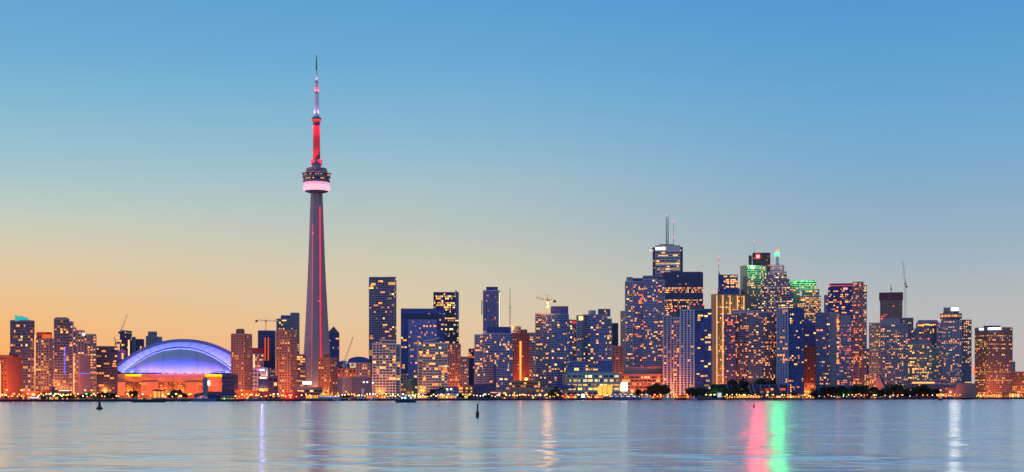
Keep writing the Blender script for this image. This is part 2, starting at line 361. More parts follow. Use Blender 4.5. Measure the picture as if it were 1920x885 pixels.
building('leftblock', 'apartment_block', 'dark blue flat roofed apartment block beside the domed stadium', 'apartment block', 180, 220, 1800,
  [V(x=(180, 220), top=651, st='dark', lit=.17, tint='ooaaa', fl=3)], 55)
building('cranedark', 'tower_under_construction', 'unfinished dark tower with a glowing inner core under the leaning crane', 'unfinished tower', 225, 247, 2400,
  [V(x=(225, 234, 247), top=621, st='dark', lit=.12, th=30)], 20)
building('cranedarklow', 'condo_tower', 'low dark condo tower peeking over the left shoulder of the dome', 'condo tower', 246, 270, 2450, [V(x=(246, 254), top=633, st='slatecondo', lit=.05), V(x=(254, 270), top=637, st='dark', lit=.08, dy=3, name='side_wing')], 16)
building('redsliver', 'condo_tower', 'narrow dark red block with one lit red column left of the dome', 'condo tower', 216, 236, 2300, [V(x=(216, 236), top=658, st='maroon', lit=.12, tint='ro')], 16)
building('domeback', 'condo_tower', 'pale grey tower with a penthouse standing behind the dome', 'condo tower', 274, 303, 3000,
  [V(x=(274, 294), top=631, st='grey', lit=.03), V(x=(294, 303), top=632, st='balcony', lit=.03, dy=6, name='side_wing'), V(x=(278, 294), top=622.5, bot=631, st='grey', lit=0, dy=6, d=14, name='penthouse')], 10)
# between the dome and the tall tower
building('brownslab', 'apartment_tower', 'brown concrete apartment tower covering the right end of the dome', 'apartment tower', 434, 472, 1760,
  [V(x=(434, 457, 472), top=627, st='brown', lit=.13, tint='oa', th=25), V(x=(444, 457), top=618, bot=627, st='red', lit=0, dy=8, d=10, name='penthouse', wallk='brown')], 60)
building('redcrown', 'office_block', 'mid height block with a dark red crown beside the brown tower', 'office block', 470, 494, 2300,
  [V(x=(470, 494), top=664, st='redlit', lit=.2, tint='oa', wallk='lilac'), V(x=(471, 493), top=654, bot=664, st='redlit', lit=0, blank=(0,), dy=1, name='penthouse')], 30)
building('redcore', 'tower_under_construction', 'unfinished dark tower with two red lit shafts under the hammerhead crane', 'unfinished tower', 484, 516, 2450,
  [V(x=(484, 516), top=621, st='dark', lit=.02, tint='r')], 10)
building('glassrear', 'condo_tower', 'grey glass condo tower with a taller pale right wing', 'condo tower', 519, 561, 2250,
  [V(x=(519, 545), top=599, st='slatecondo', lit=.1, glassk='teal'), V(x=(545, 561), top=587.5, st='lilac', lit=.06, dy=2, name='side_wing', wallk='grey'), V(x=(527, 545), top=592.5, bot=599, st='navy', lit=0, dy=5, d=14, name='penthouse')], 30)
building('brownfront', 'apartment_tower', 'brown apartment tower with balconies standing left of the tall needle tower', 'apartment tower', 518, 556, 1740,
  [V(x=(518, 544, 556), top=621, st='brown', lit=.16, tint='oa', th=25)], 70)
building('balconyblock', 'apartment_block', 'short brown block with bright stacked balconies touching the needle tower', 'apartment block', 554, 572, 1950,
  [V(x=(554, 572), top=666, st='balcony', lit=.3, tint='aya', wallk='brown')], 40)
building('gable', 'office_tower', 'slim blue tower with a pointed glass gable roof', 'office tower', 614, 637, 2750,
  [V(x=(614, 636), top=626, st='navy', lit=.05, d=20)], 10)
building('brownneedle', 'apartment_tower', 'brown apartment tower standing right in front of the needle tower foot', 'apartment tower', 597, 632, 1740,
  [V(x=(597, 618, 632), top=672, st='brown', lit=.16, tint='oa', th=30), V(x=(607, 617), top=661, bot=672, st='red', lit=0, d=9, dy=6, wallk='brown', name='penthouse')], 60)
building('bluehall', 'railway_hall', 'low hall with dark blue curved roofs and orange lit arcade', 'hall', 632, 694, 2500,
  [V(x=(632, 668), top=691, st='pink', lit=.7, tint='oor', fl=6, bay=6, wallk='terra'), V(x=(668, 694), top=681, st='pink', lit=.45, tint='aoo', dy=-4, fl=5, bay=5, name='side_wing', wallk='beige')], 50)
building('greywall', 'concert_hall', 'long blank grey hall wall behind the marina lamp posts', 'hall', 632, 700, 2100,
  [V(x=(632, 660), top=711, st='grey', lit=0, blank=(0,)), V(x=(660, 700), top=708, st='grey', lit=0, blank=(0,), dy=2, name='side_wing', wallk='slate')], 0)
building('darktall', 'hotel_tower', 'tall plain dark glass tower, tallest between the needle and the blue slab', 'tower', 692, 743, 2550,
  [V(x=(692, 739, 743), top=520, st='dark', glassk='slate', wallk='blue', lit=.1, tint='ooay', th=18, fl=3.8, bay=4.2)], 90)
building('swoopleft', 'condo_tower', 'white gridded condo tower with upswept roof, left one of the pair', 'condo tower', 699, 751, 1780,
  [V(x=(699, 742), top=645, st='whitegrid', lit=.17, tint='aoay', d=24), V(x=(742, 751), top=647, st='whitegrid', lit=.2, dy=5, d=20, name='side_wing')], 80)
building('blueslab', 'office_tower', 'wide deep blue slab with a bright glass field framed by dark glass', 'office tower', 752, 834, 2450,
  [V(x=(752, 834), top=580, st='navy', lit=.03, d=40, fl=3.8), V(x=(766, 819), top=601, st='bright', lit=.13, tint='aoao', dy=-2.5, d=3, name='glass_bay', run=3)], 60)
building('finlit', 'office_tower', 'brightly lit office tower with a sharp fin on its roof', 'office tower', 813, 860, 2650,
  [V(x=(813, 860), top=549, st='dark', lit=.55, tint='yyaw', fl=3.9, bay=3.4, run=3)], 100)
building('swoopright', 'condo_tower', 'white gridded condo tower with upswept roof, right one of the pair', 'condo tower', 784, 839, 1810,
  [V(x=(784, 793), top=647, st='whitegrid', lit=.15, dy=5, d=20, name='side_wing'), V(x=(793, 839), top=644, st='whitegrid', lit=.15, tint='aoya', d=24)], 80)
building('brownwing', 'apartment_tower', 'reddish brown lit apartment tower attached behind the right white tower', 'apartment tower', 838, 863, 1930,
  [V(x=(838, 863), top=646, st='brown', lit=.3, tint='ooar')], 50)
building('glasslink', 'apartment_block', 'low green glass block linking the two white condo towers', 'apartment block', 750, 788, 1860, [V(x=(750, 762), top=703, st='whitegrid', lit=.3, wallk='green'), V(x=(762, 776), top=712, st='whitegrid', lit=.25, wallk='green', name='side_wing'), V(x=(776, 788), top=703, st='whitegrid', lit=.3, wallk='green', name='side_wing', dy=1)], 40)
building('greysmall', 'office_block', 'small grey block left of the curved blue condo tower', 'office block', 864, 881, 2550, [V(x=(864, 881), top=670, st='grey', lit=.18, tint='aoc')], 20)
building('darksmall', 'office_block', 'narrow dark block touching the curved blue condo tower', 'office block', 879, 893, 2350, [V(x=(879, 893), top=655, st='dark', lit=.2, tint='or')], 20)
building('bluetall', 'condo_tower', 'tall slim dark blue tower with stepped crown left of centre mast', 'condo tower', 906, 937, 2650,
  [V(x=(906, 930, 937), top=545, st='condo', wallk='blue', glassk='bright', lit=.035, tint='o', th=25), V(x=(912, 933), top=538.5, bot=545, st='navy', lit=0, dy=8, d=14, name='penthouse')], 30)
building('curvedblue', 'condo_tower', 'broad curved blue condo block with dark penthouse behind the dark chimney', 'condo tower', 891, 961, 2000,
  [V(x=(891, 908), top=628, st='balcony', lit=.2, dy=8, d=22, name='side_wing'), V(x=(906, 961), top=626, st='condo', lit=.14, tint='oay', bow=6, d=26), V(x=(914, 958), top=614, bot=626, st='navy', lit=0, dy=10, d=16, name='penthouse')], 90)
building('redstrip', 'apartment_tower', 'dark red tower with one bright vertical stairwell strip', 'apartment tower', 960, 992, 2100,
  [V(x=(960, 992), top=626, st='red', lit=.04, wallk='red', tint='o'), V(x=(961, 976), top=613, bot=626, st='grey', lit=0, dy=8, d=12, name='penthouse'), V(x=(976, 988), top=619, bot=626, st='brown', lit=0, dy=6, d=12, name='penthouse')], 20)
building('greyrear', 'office_block', 'grey office block with lit floors behind the red strip tower', 'office block', 990, 1006, 2450, [V(x=(990, 1006), top=625, st='office', lit=.25, tint='ya', run=4)], 20)
building('cranecurve', 'condo_tower', 'tall curved blue condo tower carrying the orange lit crane', 'condo tower', 1005, 1073, 2050,
  [V(x=(1005, 1020), top=588, st='balcony', lit=.12, dy=8, d=24, name='side_wing', wallk='beige'), V(x=(1018, 1066), top=590, st='condo', lit=.17, tint='oay', bow=6, d=28), V(x=(1064, 1073), top=600, st='condo', lit=.2, dy=10, d=20, name='side_wing'), V(x=(1033, 1065), top=575, bot=590, st='navy', lit=0, dy=9, d=18, name='penthouse')], 90)
building('redtopnarrow', 'condo_tower', 'narrow dark tower with glowing red top between two curved blue condos', 'condo tower', 1070, 1085, 2500, [V(x=(1070, 1085), top=608, st='slatecondo', lit=.15, tint='oa'), V(x=(1071, 1084), top=601, bot=608, st='redlit', lit=0, blank=(0,), dy=1, name='penthouse')], 16)
building('cylindertop', 'condo_tower', 'curved blue condo tower with a pale cylinder on its roof', 'condo tower', 1082, 1146, 2100,
  [V(x=(1082, 1094), top=592, st='balcony', lit=.2, dy=6, d=24, name='side_wing'), V(x=(1092, 1138), top=591, st='condo', lit=.15, tint='oay', bow=5, d=28), V(x=(1136, 1146), top=598, st='balcony', lit=.2, dy=9, d=20, name='side_wing'), V(x=(1122, 1144), top=580, bot=592, st='slatecondo', lit=.1, dy=12, d=14, name='penthouse')], 90)
building('darkmid', 'office_block', 'dark office block with few lit windows behind the pink arched tower', 'office block', 1145, 1160, 2650, [V(x=(1145, 1159), top=607, st='dark', lit=.1)], 12)
building('pinkarch', 'office_tower', 'pink stone tower with tall arched windows', 'office tower', 1147, 1168, 2250, [V(x=(1147, 1168), top=650, st='pink', lit=.07, tint='r', bay=5)], 14)
building('beigesliver', 'condo_tower', 'beige sliver of tower behind the tall twin winged condo', 'condo tower', 1164, 1176, 2550, [V(x=(1164, 1176), top=584, st='beige', lit=.04)], 10)
building('greenoffice', 'office_building', 'low wide waterfront office with glowing floors and dark blue penthouses', 'office building', 1055, 1161, 1980,
  [V(x=(1055, 1064), top=703, st='grey', lit=.02, dy=4, d=20, name='side_wing', wallk='beige'), V(x=(1063, 1161), top=700, st='office', lit=.85, tint='yyaw', fl=5.6, bay=7.0, d=36, wallk='green', glassk='slate', run=2),
   V(x=(1068, 1098), top=678, bot=700, st='bright', lit=.04, dy=8, d=20, name='penthouse', glassk='navy'), V(x=(1098, 1121), top=682, bot=700, st='office', lit=.1, litrow=(-2,), dy=9, d=18, name='penthouse', tint='a', fl=4), V(x=(1121, 1148), top=676, bot=700, st='bright', lit=.02, dy=8, d=20, name='penthouse', glassk='navy')], 90)
building('deckpodium', 'parking_structure', 'orange lit parking decks under the tall twin winged condo', 'parking garage', 1166, 1246, 2130,
  [V(x=(1166, 1246), top=703, st='deck', lit=.55, tint='oaao', d=36, fl=4.6), V(x=(1173, 1214), top=690, bot=703, st='pink', lit=0, dy=10, d=18, blank=(0,), name='penthouse'), V(x=(1214, 1245), top=688, bot=703, st='pink', lit=0, dy=8, d=18, blank=(0,), name='penthouse')], 80)
building('twinwing', 'condo_tower', 'tall indigo condo tower with ribbed balcony wings at both edges', 'condo tower', 1173, 1245, 2300,
  [V(x=(1173, 1186), top=528, st='balcony', lit=.24, tint='ooay', dy=3, name='side_wing'), V(x=(1186, 1207), top=528, st='condo', lit=.16, tint='oar', dy=6), V(x=(1207, 1233), top=524, st='condo', lit=.16, tint='oay', dy=0, name='glass_bay'), V(x=(1233, 1245), top=526, st='balcony', lit=.26, tint='ooa', dy=3, name='side_wing'),
   V(x=(1175, 1186), top=520, bot=528, st='grey', lit=0, dy=8, d=12, blank=(0,), name='penthouse'), V(x=(1186, 1206), top=522, bot=528, st='navy', lit=0, dy=9, d=12, name='penthouse'), V(x=(1206, 1243), top=517.6, bot=524, st='slatecondo', lit=0, dy=8, d=14, name='penthouse')], 100)
building('whitebands', 'bank_tower', 'tallest white banded office tower carrying roof antennas and a lit sign', 'office tower', 1224, 1280, 2950,
  [V(x=(1229, 1275), top=470, st='white_office', lit=.16, tint='ayyw', fl=5.4, bay=9, run=3, glassk='dark', litrow=(-2, -5, -7, -10, -13)), V(x=(1224, 1229), top=464, st='dark', lit=.05, dy=5, name='corner_pier', d=50), V(x=(1275, 1280), top=464, st='dark', lit=.05, dy=5, name='corner_pier', d=50),
   V(x=(1229, 1275), top=461, bot=470, st='white_office', lit=0, dy=.6, blank=(0,), name='crown'), V(x=(1235, 1264), top=458, bot=461, st='grey', lit=0, dy=10, d=20, name='penthouse')], 80)
building('blacksteel', 'office_tower', 'flat topped black steel office tower with rows of orange windows', 'office tower', 1243, 1318, 2760,
  [V(x=(1243, 1318), top=511, st='black', wallk='navy', lit=.33, tint='aaoy', d=45, run=2, hot=lambda f: .02 if (.875 < f or .79 < f < .83 or .55 < f < .6) else 1.0, litrow=(-6,))], 100)
building('pierleft', 'condo_tower', 'white ribbed harbour condo tower, left and lower of the ribbed pair', 'condo tower', 1244, 1276, 2120,
  [V(x=(1244, 1258), top=593, st='piers', lit=.1, tint='aow'), V(x=(1258, 1274), top=596, st='piers', lit=.1, tint='aoo', dy=3, name='side_wing'), V(x=(1255, 1272), top=584, bot=596, st='navy', lit=0, dy=9, d=14, name='penthouse', glassk='teal')], 70)
building('pierright', 'condo_tower', 'white ribbed harbour condo tower joined to a plain deep blue wing', 'condo tower', 1275, 1334, 2100,
  [V(x=(1276, 1301), top=582, st='piers', lit=.08, tint='aoo'), V(x=(1301, 1320), top=585, st='condo', lit=.12, tint='ay', dy=2, bay=5, name='side_wing', wallk='navy', glassk='navy'), V(x=(1320, 1334), top=580.5, st='navy', lit=.22, tint='yy', dy=4, name='side_wing', bay=4.5), V(x=(1293, 1320), top=571.5, bot=582, st='navy', lit=0, dy=12, d=14, name='penthouse', glassk='teal')], 80)
building('goldfins', 'bank_tower', 'golden glass bank tower with brightly lit vertical fins', 'office tower', 1333, 1398, 2550,
  [V(x=(1333, 1344, 1398), top=552, st='gold', wallk='bronze', lit=.2, tint='aoy', blank=(0,), th=58, run=5, fl=3.8)], 70)
building('curvespire', 'office_tower', 'dark blue tower with a curved spire rising at its left edge', 'office tower', 1344, 1388, 2850,
  [V(x=(1346, 1387), top=542, st='navy', lit=.06), V(x=(1347, 1357), top=516, bot=542, st='navy', lit=.02, dy=3, d=22, name='side_wing'), V(x=(1357, 1383), top=516, bot=542, st='navy', lit=.4, tint='ya', wallk='slate', dy=2, d=22, name='upper_block')], 40)
building('greenbands', 'bank_tower', 'green lit banded office tower with a beige left flank', 'office tower', 1388, 1437, 2860,
  [V(x=(1388, 1401, 1437), top=498, st='green_office', lit=.26, tint='ywaa', th=55, blank=(0,), run=4)], 80)  # green floodlight on the white bands is put into the pale green walls
building('maroonred', 'bank_tower', 'maroon granite tower with a square red lit sign', 'office tower', 1404, 1444, 3060,
  [V(x=(1411, 1444), top=475, st='maroon', lit=.06, tint='or', d=40), V(x=(1404, 1411), top=479, st='maroon', lit=.02, dy=8, d=30, name='side_wing')], 30)
building('steppedspire', 'bank_tower', 'stepped pale grey tower with a green lantern spire', 'office tower', 1429, 1487, 2800,
  [V(x=(1429, 1487), top=537, st='office', wallk='lilac', lit=.4, tint='ayw', d=40, run=3), V(x=(1434, 1480), top=524, bot=537, st='office', wallk='lilac', lit=.35, tint='yaw', dy=3, d=34, name='upper_block'), V(x=(1439.5, 1475), top=510, bot=524, st='office', wallk='lilac', lit=.35, tint='aw', dy=6, d=28, name='upper_block'), V(x=(1445, 1470), top=497, bot=510, st='office', wallk='slate', lit=.05, dy=9, d=20, name='upper_block')], 90)
building('greentops', 'office_tower', 'pair of stepped stone office shafts with green lit tops', 'office tower', 1480, 1539, 2900,
  [V(x=(1480, 1499), top=526, st='green_office', lit=.2, tint='yaa', dy=6), V(x=(1499, 1539), top=556, st='green_office', lit=.45, tint='yaa', dy=0, wallk='grey', run=3), V(x=(1504, 1536), top=543, bot=556, st='green_office', lit=.35, dy=3, d=26, tint='ya', name='upper_block'), V(x=(1501, 1530), top=526.5, bot=543, st='green_office', lit=.12, dy=6, d=22, tint='y', name='upper_block')], 80)  # green light on the tops is put into the wall colour, the wide base stays grey
building('widebow', 'condo_block', 'very wide slate condo block with gently curved balcony front', 'condo block', 1359, 1459, 2240,
  [V(x=(1359, 1378), top=590, st='balcony', lit=.18, tint='or', dy=0, d=30, name='side_wing', wallk='slate'), V(x=(1376, 1459), top=586, st='balcony', lit=.2, tint='aoo', bow=9, d=26, wallk='blue', glassk='slate', run=3), V(x=(1373, 1424), top=582, bot=590, st='grey', lit=0, dy=12, d=18, blank=(0,), name='penthouse'), V(x=(1424, 1459), top=579.5, bot=586, st='navy', lit=.15, dy=12, d=18, name='penthouse')], 100)
building('whitecorner', 'condo_block', 'navy glass condo block split by a white corner pier', 'condo block', 1457, 1508, 2200,
  [V(x=(1457, 1477), top=580, st='piers', lit=.12, tint='oa', d=30), V(x=(1477, 1507), top=579, st='condo', lit=.13, tint='oay', dy=3, name='side_wing', wallk='navy', glassk='navy', run=3)], 70)
building('terraces', 'terraced_block', 'low dark terraced base with slanted white ribs below the wide condo', 'condo base', 1334, 1480, 2150, [V(x=(1334, 1476), top=722, st='dark', lit=.1, tint='oor', fl=4, bay=5, d=40, run=3)], 50)
building('bluecurve', 'office_tower', 'dark blue block with a rounded shoulder beside the navy condo', 'office tower', 1506, 1531, 2650, [V(x=(1506, 1531), top=612, st='navy', lit=.04, tint='y', litrow=(-12,))], 20)
building('redoffice', 'office_block', 'square red brick office block between the navy condo and blue tower', 'office block', 1508, 1531, 2400, [V(x=(1508, 1531), top=652, st='red', lit=.1, tint='o', bay=4.6, fl=4.4, glassk='bronze')], 20)
building('litlodge', 'restaurant_building', 'small restaurant building blazing orange behind the shore trees', 'restaurant', 1504, 1527, 2260, [V(x=(1504, 1527), top=720, st='brown', lit=.8, tint='aoy', fl=4, bay=4, d=16)], 30)
building('blankpier', 'condo_tower', 'grey blue condo tower with a wide blank concrete pier', 'condo tower', 1530, 1597, 2320,
  [V(x=(1530, 1557), top=587, st='condo', lit=.1, tint='oay', wallk='slate'), V(x=(1556, 1568), top=587, st='grey', lit=0, blank=(0,), dy=-1.5, name='stair_core', d=16), V(x=(1568, 1574), top=588, st='bright', lit=.5, tint='oa', dy=1, name='glass_bay', bay=6), V(x=(1573, 1596), top=608, st='lilac', lit=.3, tint='oor', dy=3, name='side_wing', wallk='blue'), V(x=(1574, 1595), top=592, bot=608, st='grey', lit=0, blank=(0,), dy=9, d=16, name='penthouse')], 90)
building('redparapet', 'condo_tower', 'tall indigo condo tower with a pink lit parapet', 'condo tower', 1546, 1624, 2540,
  [V(x=(1546, 1554), top=553, st='balcony', lit=.2, dy=6, name='side_wing'), V(x=(1553, 1600), top=540, st='condo', lit=.2, tint='oaay', wallk='navy', glassk='navy', run=2), V(x=(1600, 1618), top=530, st='balcony', lit=.3, tint='aoo', dy=-2, name='side_wing', wallk='pink'), V(x=(1617, 1624), top=536, st='balcony', lit=.25, dy=2, tint='ay', name='side_wing'), V(x=(1555, 1598), top=532, bot=540, st='redlit', lit=0, dy=8, d=20, name='penthouse', wallk='navy')], 100)
building('gapblock', 'office_block', 'small lit block in the gap right of the indigo tower', 'office block', 1622, 1635, 2800, [V(x=(1622, 1635), top=655, st='navy', lit=.35, tint='oa')], 20)
building('greyharbour', 'apartment_tower', 'grey concrete apartment tower with a slanted buttress at its foot', 'apartment tower', 1630, 1702, 2440,
  [V(x=(1630, 1651), top=606, st='pink', lit=.2, tint='aoy', dy=3, name='side_wing', wallk='beige'), V(x=(1651, 1702), top=608, st='lilac', lit=.22, tint='yaao', wallk='grey'), V(x=(1652, 1686), top=597, bot=608, st='grey', lit=0, blank=(0,), dy=8, d=18, name='penthouse')], 100)
building('redframe', 'tower_under_construction', 'unfinished reddish concrete frame tower under the tall luffing crane', 'unfinished tower', 1650, 1693, 2800,
  [V(x=(1651, 1691), top=562, st='pink', lit=.05, tint='r', bay=4.5, wallk='brown'), V(x=(1649, 1692.5), top=549.5, bot=562, st='pink', wallk='maroon', lit=.02, tint='r', dy=-1, name='upper_block')], 30)
building('darkstep', 'condo_tower', 'dark stepped condo tower beside the unfinished frame tower', 'condo tower', 1690, 1722, 2650, [V(x=(1690, 1712), top=597, st='slatecondo', lit=.12, tint='oay'), V(x=(1712, 1721), top=617, st='condo', lit=.1, dy=4, name='side_wing')], 30)
building('litrow', 'hotel_tower', 'lilac hotel tower with a curved row of orange lights along its top', 'hotel tower', 1718, 1762, 2680,
  [V(x=(1718, 1762), top=606, st='lilac', lit=.22, tint='oay', bow=4, d=30), V(x=(1721, 1758), top=601, bot=606, st='lilac', lit=0, dy=7, d=18, name='penthouse')], 50)
building('creamgrid', 'apartment_block', 'cream gridded apartment block with grey penthouse under the hotel', 'apartment block', 1701, 1760, 2540,
  [V(x=(1701, 1747), top=646, st='creamgrid', lit=.26, tint='yaya'), V(x=(1746, 1760), top=653, st='whitegrid', lit=.14, dy=4, wallk='green', name='side_wing'), V(x=(1703, 1744), top=637, bot=646, st='grey', lit=0, dy=7, d=16, name='penthouse', blank=(0,))], 80)
building('drumtop', 'hotel_tower', 'pale hotel tower crowned by a round revolving restaurant', 'hotel tower', 1755, 1821, 2620,
  [V(x=(1756, 1766), top=607, st='lilac', lit=.25, dy=4, tint='oay', name='side_wing'), V(x=(1765, 1803), top=601, st='lilac', lit=.24, tint='yaao', fl=3.1, bay=3.7), V(x=(1803, 1821), top=601, st='lilac', lit=.22, tint='aay', dy=2, wallk='slate', name='side_wing')], 100)
building('brownoffice', 'office_tower', 'square brown office tower with a blue white sign at its top', 'office tower', 1828, 1898, 2880,
  [V(x=(1828, 1850, 1898), top=614, st='pink', wallk='brown', lit=.2, tint='oaya', th=55, fl=4.2, bay=4.2, run=3, litrow=(2, 8, 12, -8, -4)), ], 100)
building('rightbrown', 'office_block', 'low brown block cut by the right edge of the view', 'office block', 1897, 1940, 2950, [V(x=(1897, 1940), top=698, st='pink', wallk='brown', lit=.25, tint='oa', fl=5)], 20)
building('greysliver', 'office_tower', 'thin distant grey tower behind the square brown office tower', 'office tower', 1896, 1903, 3400, [V(x=(1896, 1903), top=679, st='grey', lit=0)], 0)
building('terminal', 'ferry_terminal', 'long low grey terminal with one strip of orange windows behind park trees', 'terminal', 1640, 1830, 2500,
  [V(x=(1640, 1795), top=720, st='slatecondo', lit=.03, tint='oy', d=30), V(x=(1660, 1775), top=713, bot=720, st='slatecondo', lit=.1, dy=6, d=18, tint='o', name='upper_block'), V(x=(1795, 1828), top=738, st='lilac', lit=0, blank=(0,), dy=3, d=26, name='side_wing')], 20)
# low buildings along the waterfront
building('longred', 'retail_building', 'long low red shop building with a bright roof line at far left', 'shop building', 38, 132, 1450, [V(x=(38, 80), top=736, st='red', lit=.6, tint='oay', fl=4.5, bay=5, d=14), V(x=(80, 132), top=733, st='red', lit=.5, tint='oa', fl=5, bay=5, d=14, dy=2, name='side_wing')], 30)
building('roundpavilion', 'pavilion', 'small round roofed pavilion with amber windows on the left shore', 'pavilion', 86, 116, 1400, [V(x=(86, 116), top=741, st='brown', lit=.5, tint='ay', fl=4, bay=3.5, d=10, bow=3)], 12)
building('controltower', 'harbour_office', 'dark low hangar with a square grey control tower below the dome', 'control tower', 365, 442, 1480, [V(x=(365, 442), top=741, st='navy', lit=.03, d=18, blank=(0,)), V(x=(381, 389), top=712, st='grey', lit=0, blank=(0,), d=5, dy=-1, name='tower_shaft')], 0)
building('litporch', 'ferry_pavilion', 'low pavilion with a glowing yellow colonnade beside the control tower', 'pavilion', 414, 440, 1465, [V(x=(414, 440), top=744, st='brown', lit=.8, tint='ayg', fl=5, bay=2.4, d=8)], 14)
building('stadiumoffice', 'office_block', 'low dark blue office block at the right foot of the stadium', 'office block', 417, 446, 1620, [V(x=(417, 446), top=704, st='dark', lit=.15, tint='or', fl=4.5)], 20)
building('whitebox', 'office_block', 'low white building with a violet glowing roof sign', 'office block', 470, 502, 2050, [V(x=(470, 502), top=691, st='lilac', lit=.15, tint='ao', fl=5, bay=5, wallk='white')], 16)
building('violetside', 'apartment_block', 'pale low apartment block right of the violet sign', 'apartment block', 502, 522, 2150, [V(x=(502, 522), top=694, st='lilac', lit=.25, tint='oa')], 16)
building('darkloft', 'loft_building', 'low dark glass loft building with an oblong white roof sign', 'loft building', 485, 521, 1640, [V(x=(485, 503), top=712, st='navy', lit=.25, tint='oa', fl=4.5, bay=5), V(x=(503, 521), top=707, st='dark', lit=.2, tint='oa', fl=4.5, bay=5, dy=3, name='side_wing')], 24)
building('litdecks', 'parking_structure', 'parking garage with three glowing yellow decks at the needle tower foot', 'parking garage', 545, 604, 1660, [V(x=(556, 604), top=728, st='deck', lit=.85, tint='yy', fl=4.6, bay=5, d=22, run=3)], 40)
building('darkboxhall', 'harbour_museum', 'windowless dark blue box with a slim dark chimney on the quay', 'museum', 886, 930, 1830, [V(x=(886, 908), top=723, st='navy', lit=0, blank=(0,), d=20), V(x=(908, 927), top=722, st='navy', lit=0, blank=(0,), d=20, dy=1, name='side_wing'), V(x=(926.4, 929.6), top=686, st='dark', lit=0, blank=(0,), d=4, dy=-1, name='chimney')], 0)
building('theatre', 'theatre', 'low dark theatre with a wide overhanging curved roof and two lamps', 'theatre', 804, 862, 1730, [V(x=(806, 836), top=731, st='navy', lit=0, blank=(0,), d=16, bow=4), V(x=(836, 860), top=727, st='navy', lit=.05, tint='w', d=16, dy=2, name='side_wing', wallk='blue')], 6)
building('quaymall', 'shopping_arcade', 'long low pinkish arcade with square window bays on the quay', 'shopping arcade', 932, 1037, 1900, [V(x=(932, 960), top=732, st='pink', lit=.3, tint='oay', fl=5, bay=6, d=18), V(x=(960, 1004), top=730, st='pink', lit=.35, tint='aoy', fl=5, bay=6, d=18, dy=1.5, name='side_wing'), V(x=(1004, 1037), top=728, st='pink', lit=.25, tint='oay', fl=5, bay=6, d=18, dy=3, name='side_wing')], 40)
building('reddeck', 'parking_structure', 'red orange parking decks behind the long pink arcade', 'parking garage', 960, 1008, 2000, [V(x=(960, 1008), top=715, st='deck', lit=.5, tint='ooa', fl=3.6, bay=5, wallk='terra')], 30)
building('ambergap', 'restaurant_building', 'orange lit low building in the gap right of the theatre', 'restaurant', 858, 888, 1900, [V(x=(858, 888), top=724, st='deck', lit=.5, tint='oa', wallk='terra', fl=4.4)], 20)
building('citylow', 'warehouse', 'low brick warehouse glowing orange between stadium and brown tower', 'warehouse', 440, 520, 1600, [V(x=(440, 486), top=734, st='red', lit=.35, tint='oro', fl=5, bay=5, d=16), V(x=(484, 522), top=737, st='red', lit=.3, tint='or', fl=5, bay=5, d=16, dy=2, name='side_wing')], 24)
# ------------------------------------------------------------------ crowns, signs, masts and lit strips of the buildings
STRIPW = em('strip_warm', (1, .42, .16), 2.2, False, False); STRIPB = em('strip_blue', (.12, .12, 1), 2.0, False, False); STRIPR = em('strip_orange', (1, .28, .05), 3, False, False)
TEAL = em('teal_crown', (.04, .55, .55), .9, False, False); ORANGE = em('orange_panel', (1, .16, .02), .9, False, False)
SIGNW = em('sign_white', (1, .96, .95), 5); SIGNY = em('sign_yellow', (1, .62, .0), 1.6, False, False); SIGNV = em('sign_violet', (.45, .35, 1), 4); SIGNR = em('sign_red', (1, .04, .05), 2.2)
SIGNG = em('sign_green', (.08, 1, .30), 3.0); PALE = em('pale_lit_panel', (1, .85, .7), 1.6, False, False)
# writing that cannot be read in the photograph stays as plain glowing strips
def crownbox(key, x0, x1, y0, y1, m, name='crown', dy=4, d=8, slope=0):
    t = BLD[key][0]; b = MB(); xa, xb, za, zb = bxl(key, x0), bxl(key, x1), bzl(key, y1), bzl(key, y0)
    b.loft([[(xa, dy, za), (xa, dy, zb + slope), (xa, dy + d, zb + slope), (xa, dy + d, za)], [(xb, dy, za), (xb, dy, zb), (xb, dy + d, zb), (xb, dy + d, za)]])
    return b.build(name, m, t)
crownbox('tealtop', 28, 37, 592.5, 601.5, TEAL, d=12)
crownbox('tealtop', 37, 54, 596, 601.5, TEAL, dy=5, d=10, slope=3)
crownbox('tealtop', 28, 31, 591, 592.4, M_STEEL, dy=6, d=6)
panel('tealtop', 'light_strip', 65, 66.3, 628, 702, STRIPW, 2)
panel('brickslab', 'light_strip', -1.2, 1.2, 682, 744, STRIPW, -1.5)
panel('orangetop', 'lit_panel', 79, 96, 626.5, 634, ORANGE, 5.4, .4)
panel('bluestrip', 'light_strip', 120.6, 122, 650, 702, STRIPB, -1.2)
panel('blankend', 'light_strip', 138, 139.3, 668, 742, STRIPW, -4)
panel('blankend', 'light_strip', 149, 169, 700, 701, STRIPB, -2)
beacon('yellowtop', 157, 627, 'w', -1, 1.4, 'roof_lamp')
panel('redsliver', 'light_strip', 228.5, 231, 662, 673, STRIPR, -1)
panel('cranedark', 'lit_core', 236, 243, 637, 668, STRIPW, 9, .3)
for x in (497, 503): panel('redcore', 'lit_shaft', x - 1.4, x + 1.4, 633, 676, em('redcore_glow', (1, .12, .03), .7, False, False), -.9)
panel('redcrown', 'light_strip', 475, 477.5, 665, 692, STRIPW, -1)
panel('glassrear', 'lit_floor', 529, 537, 600, 602, STRIPW, -1.2)
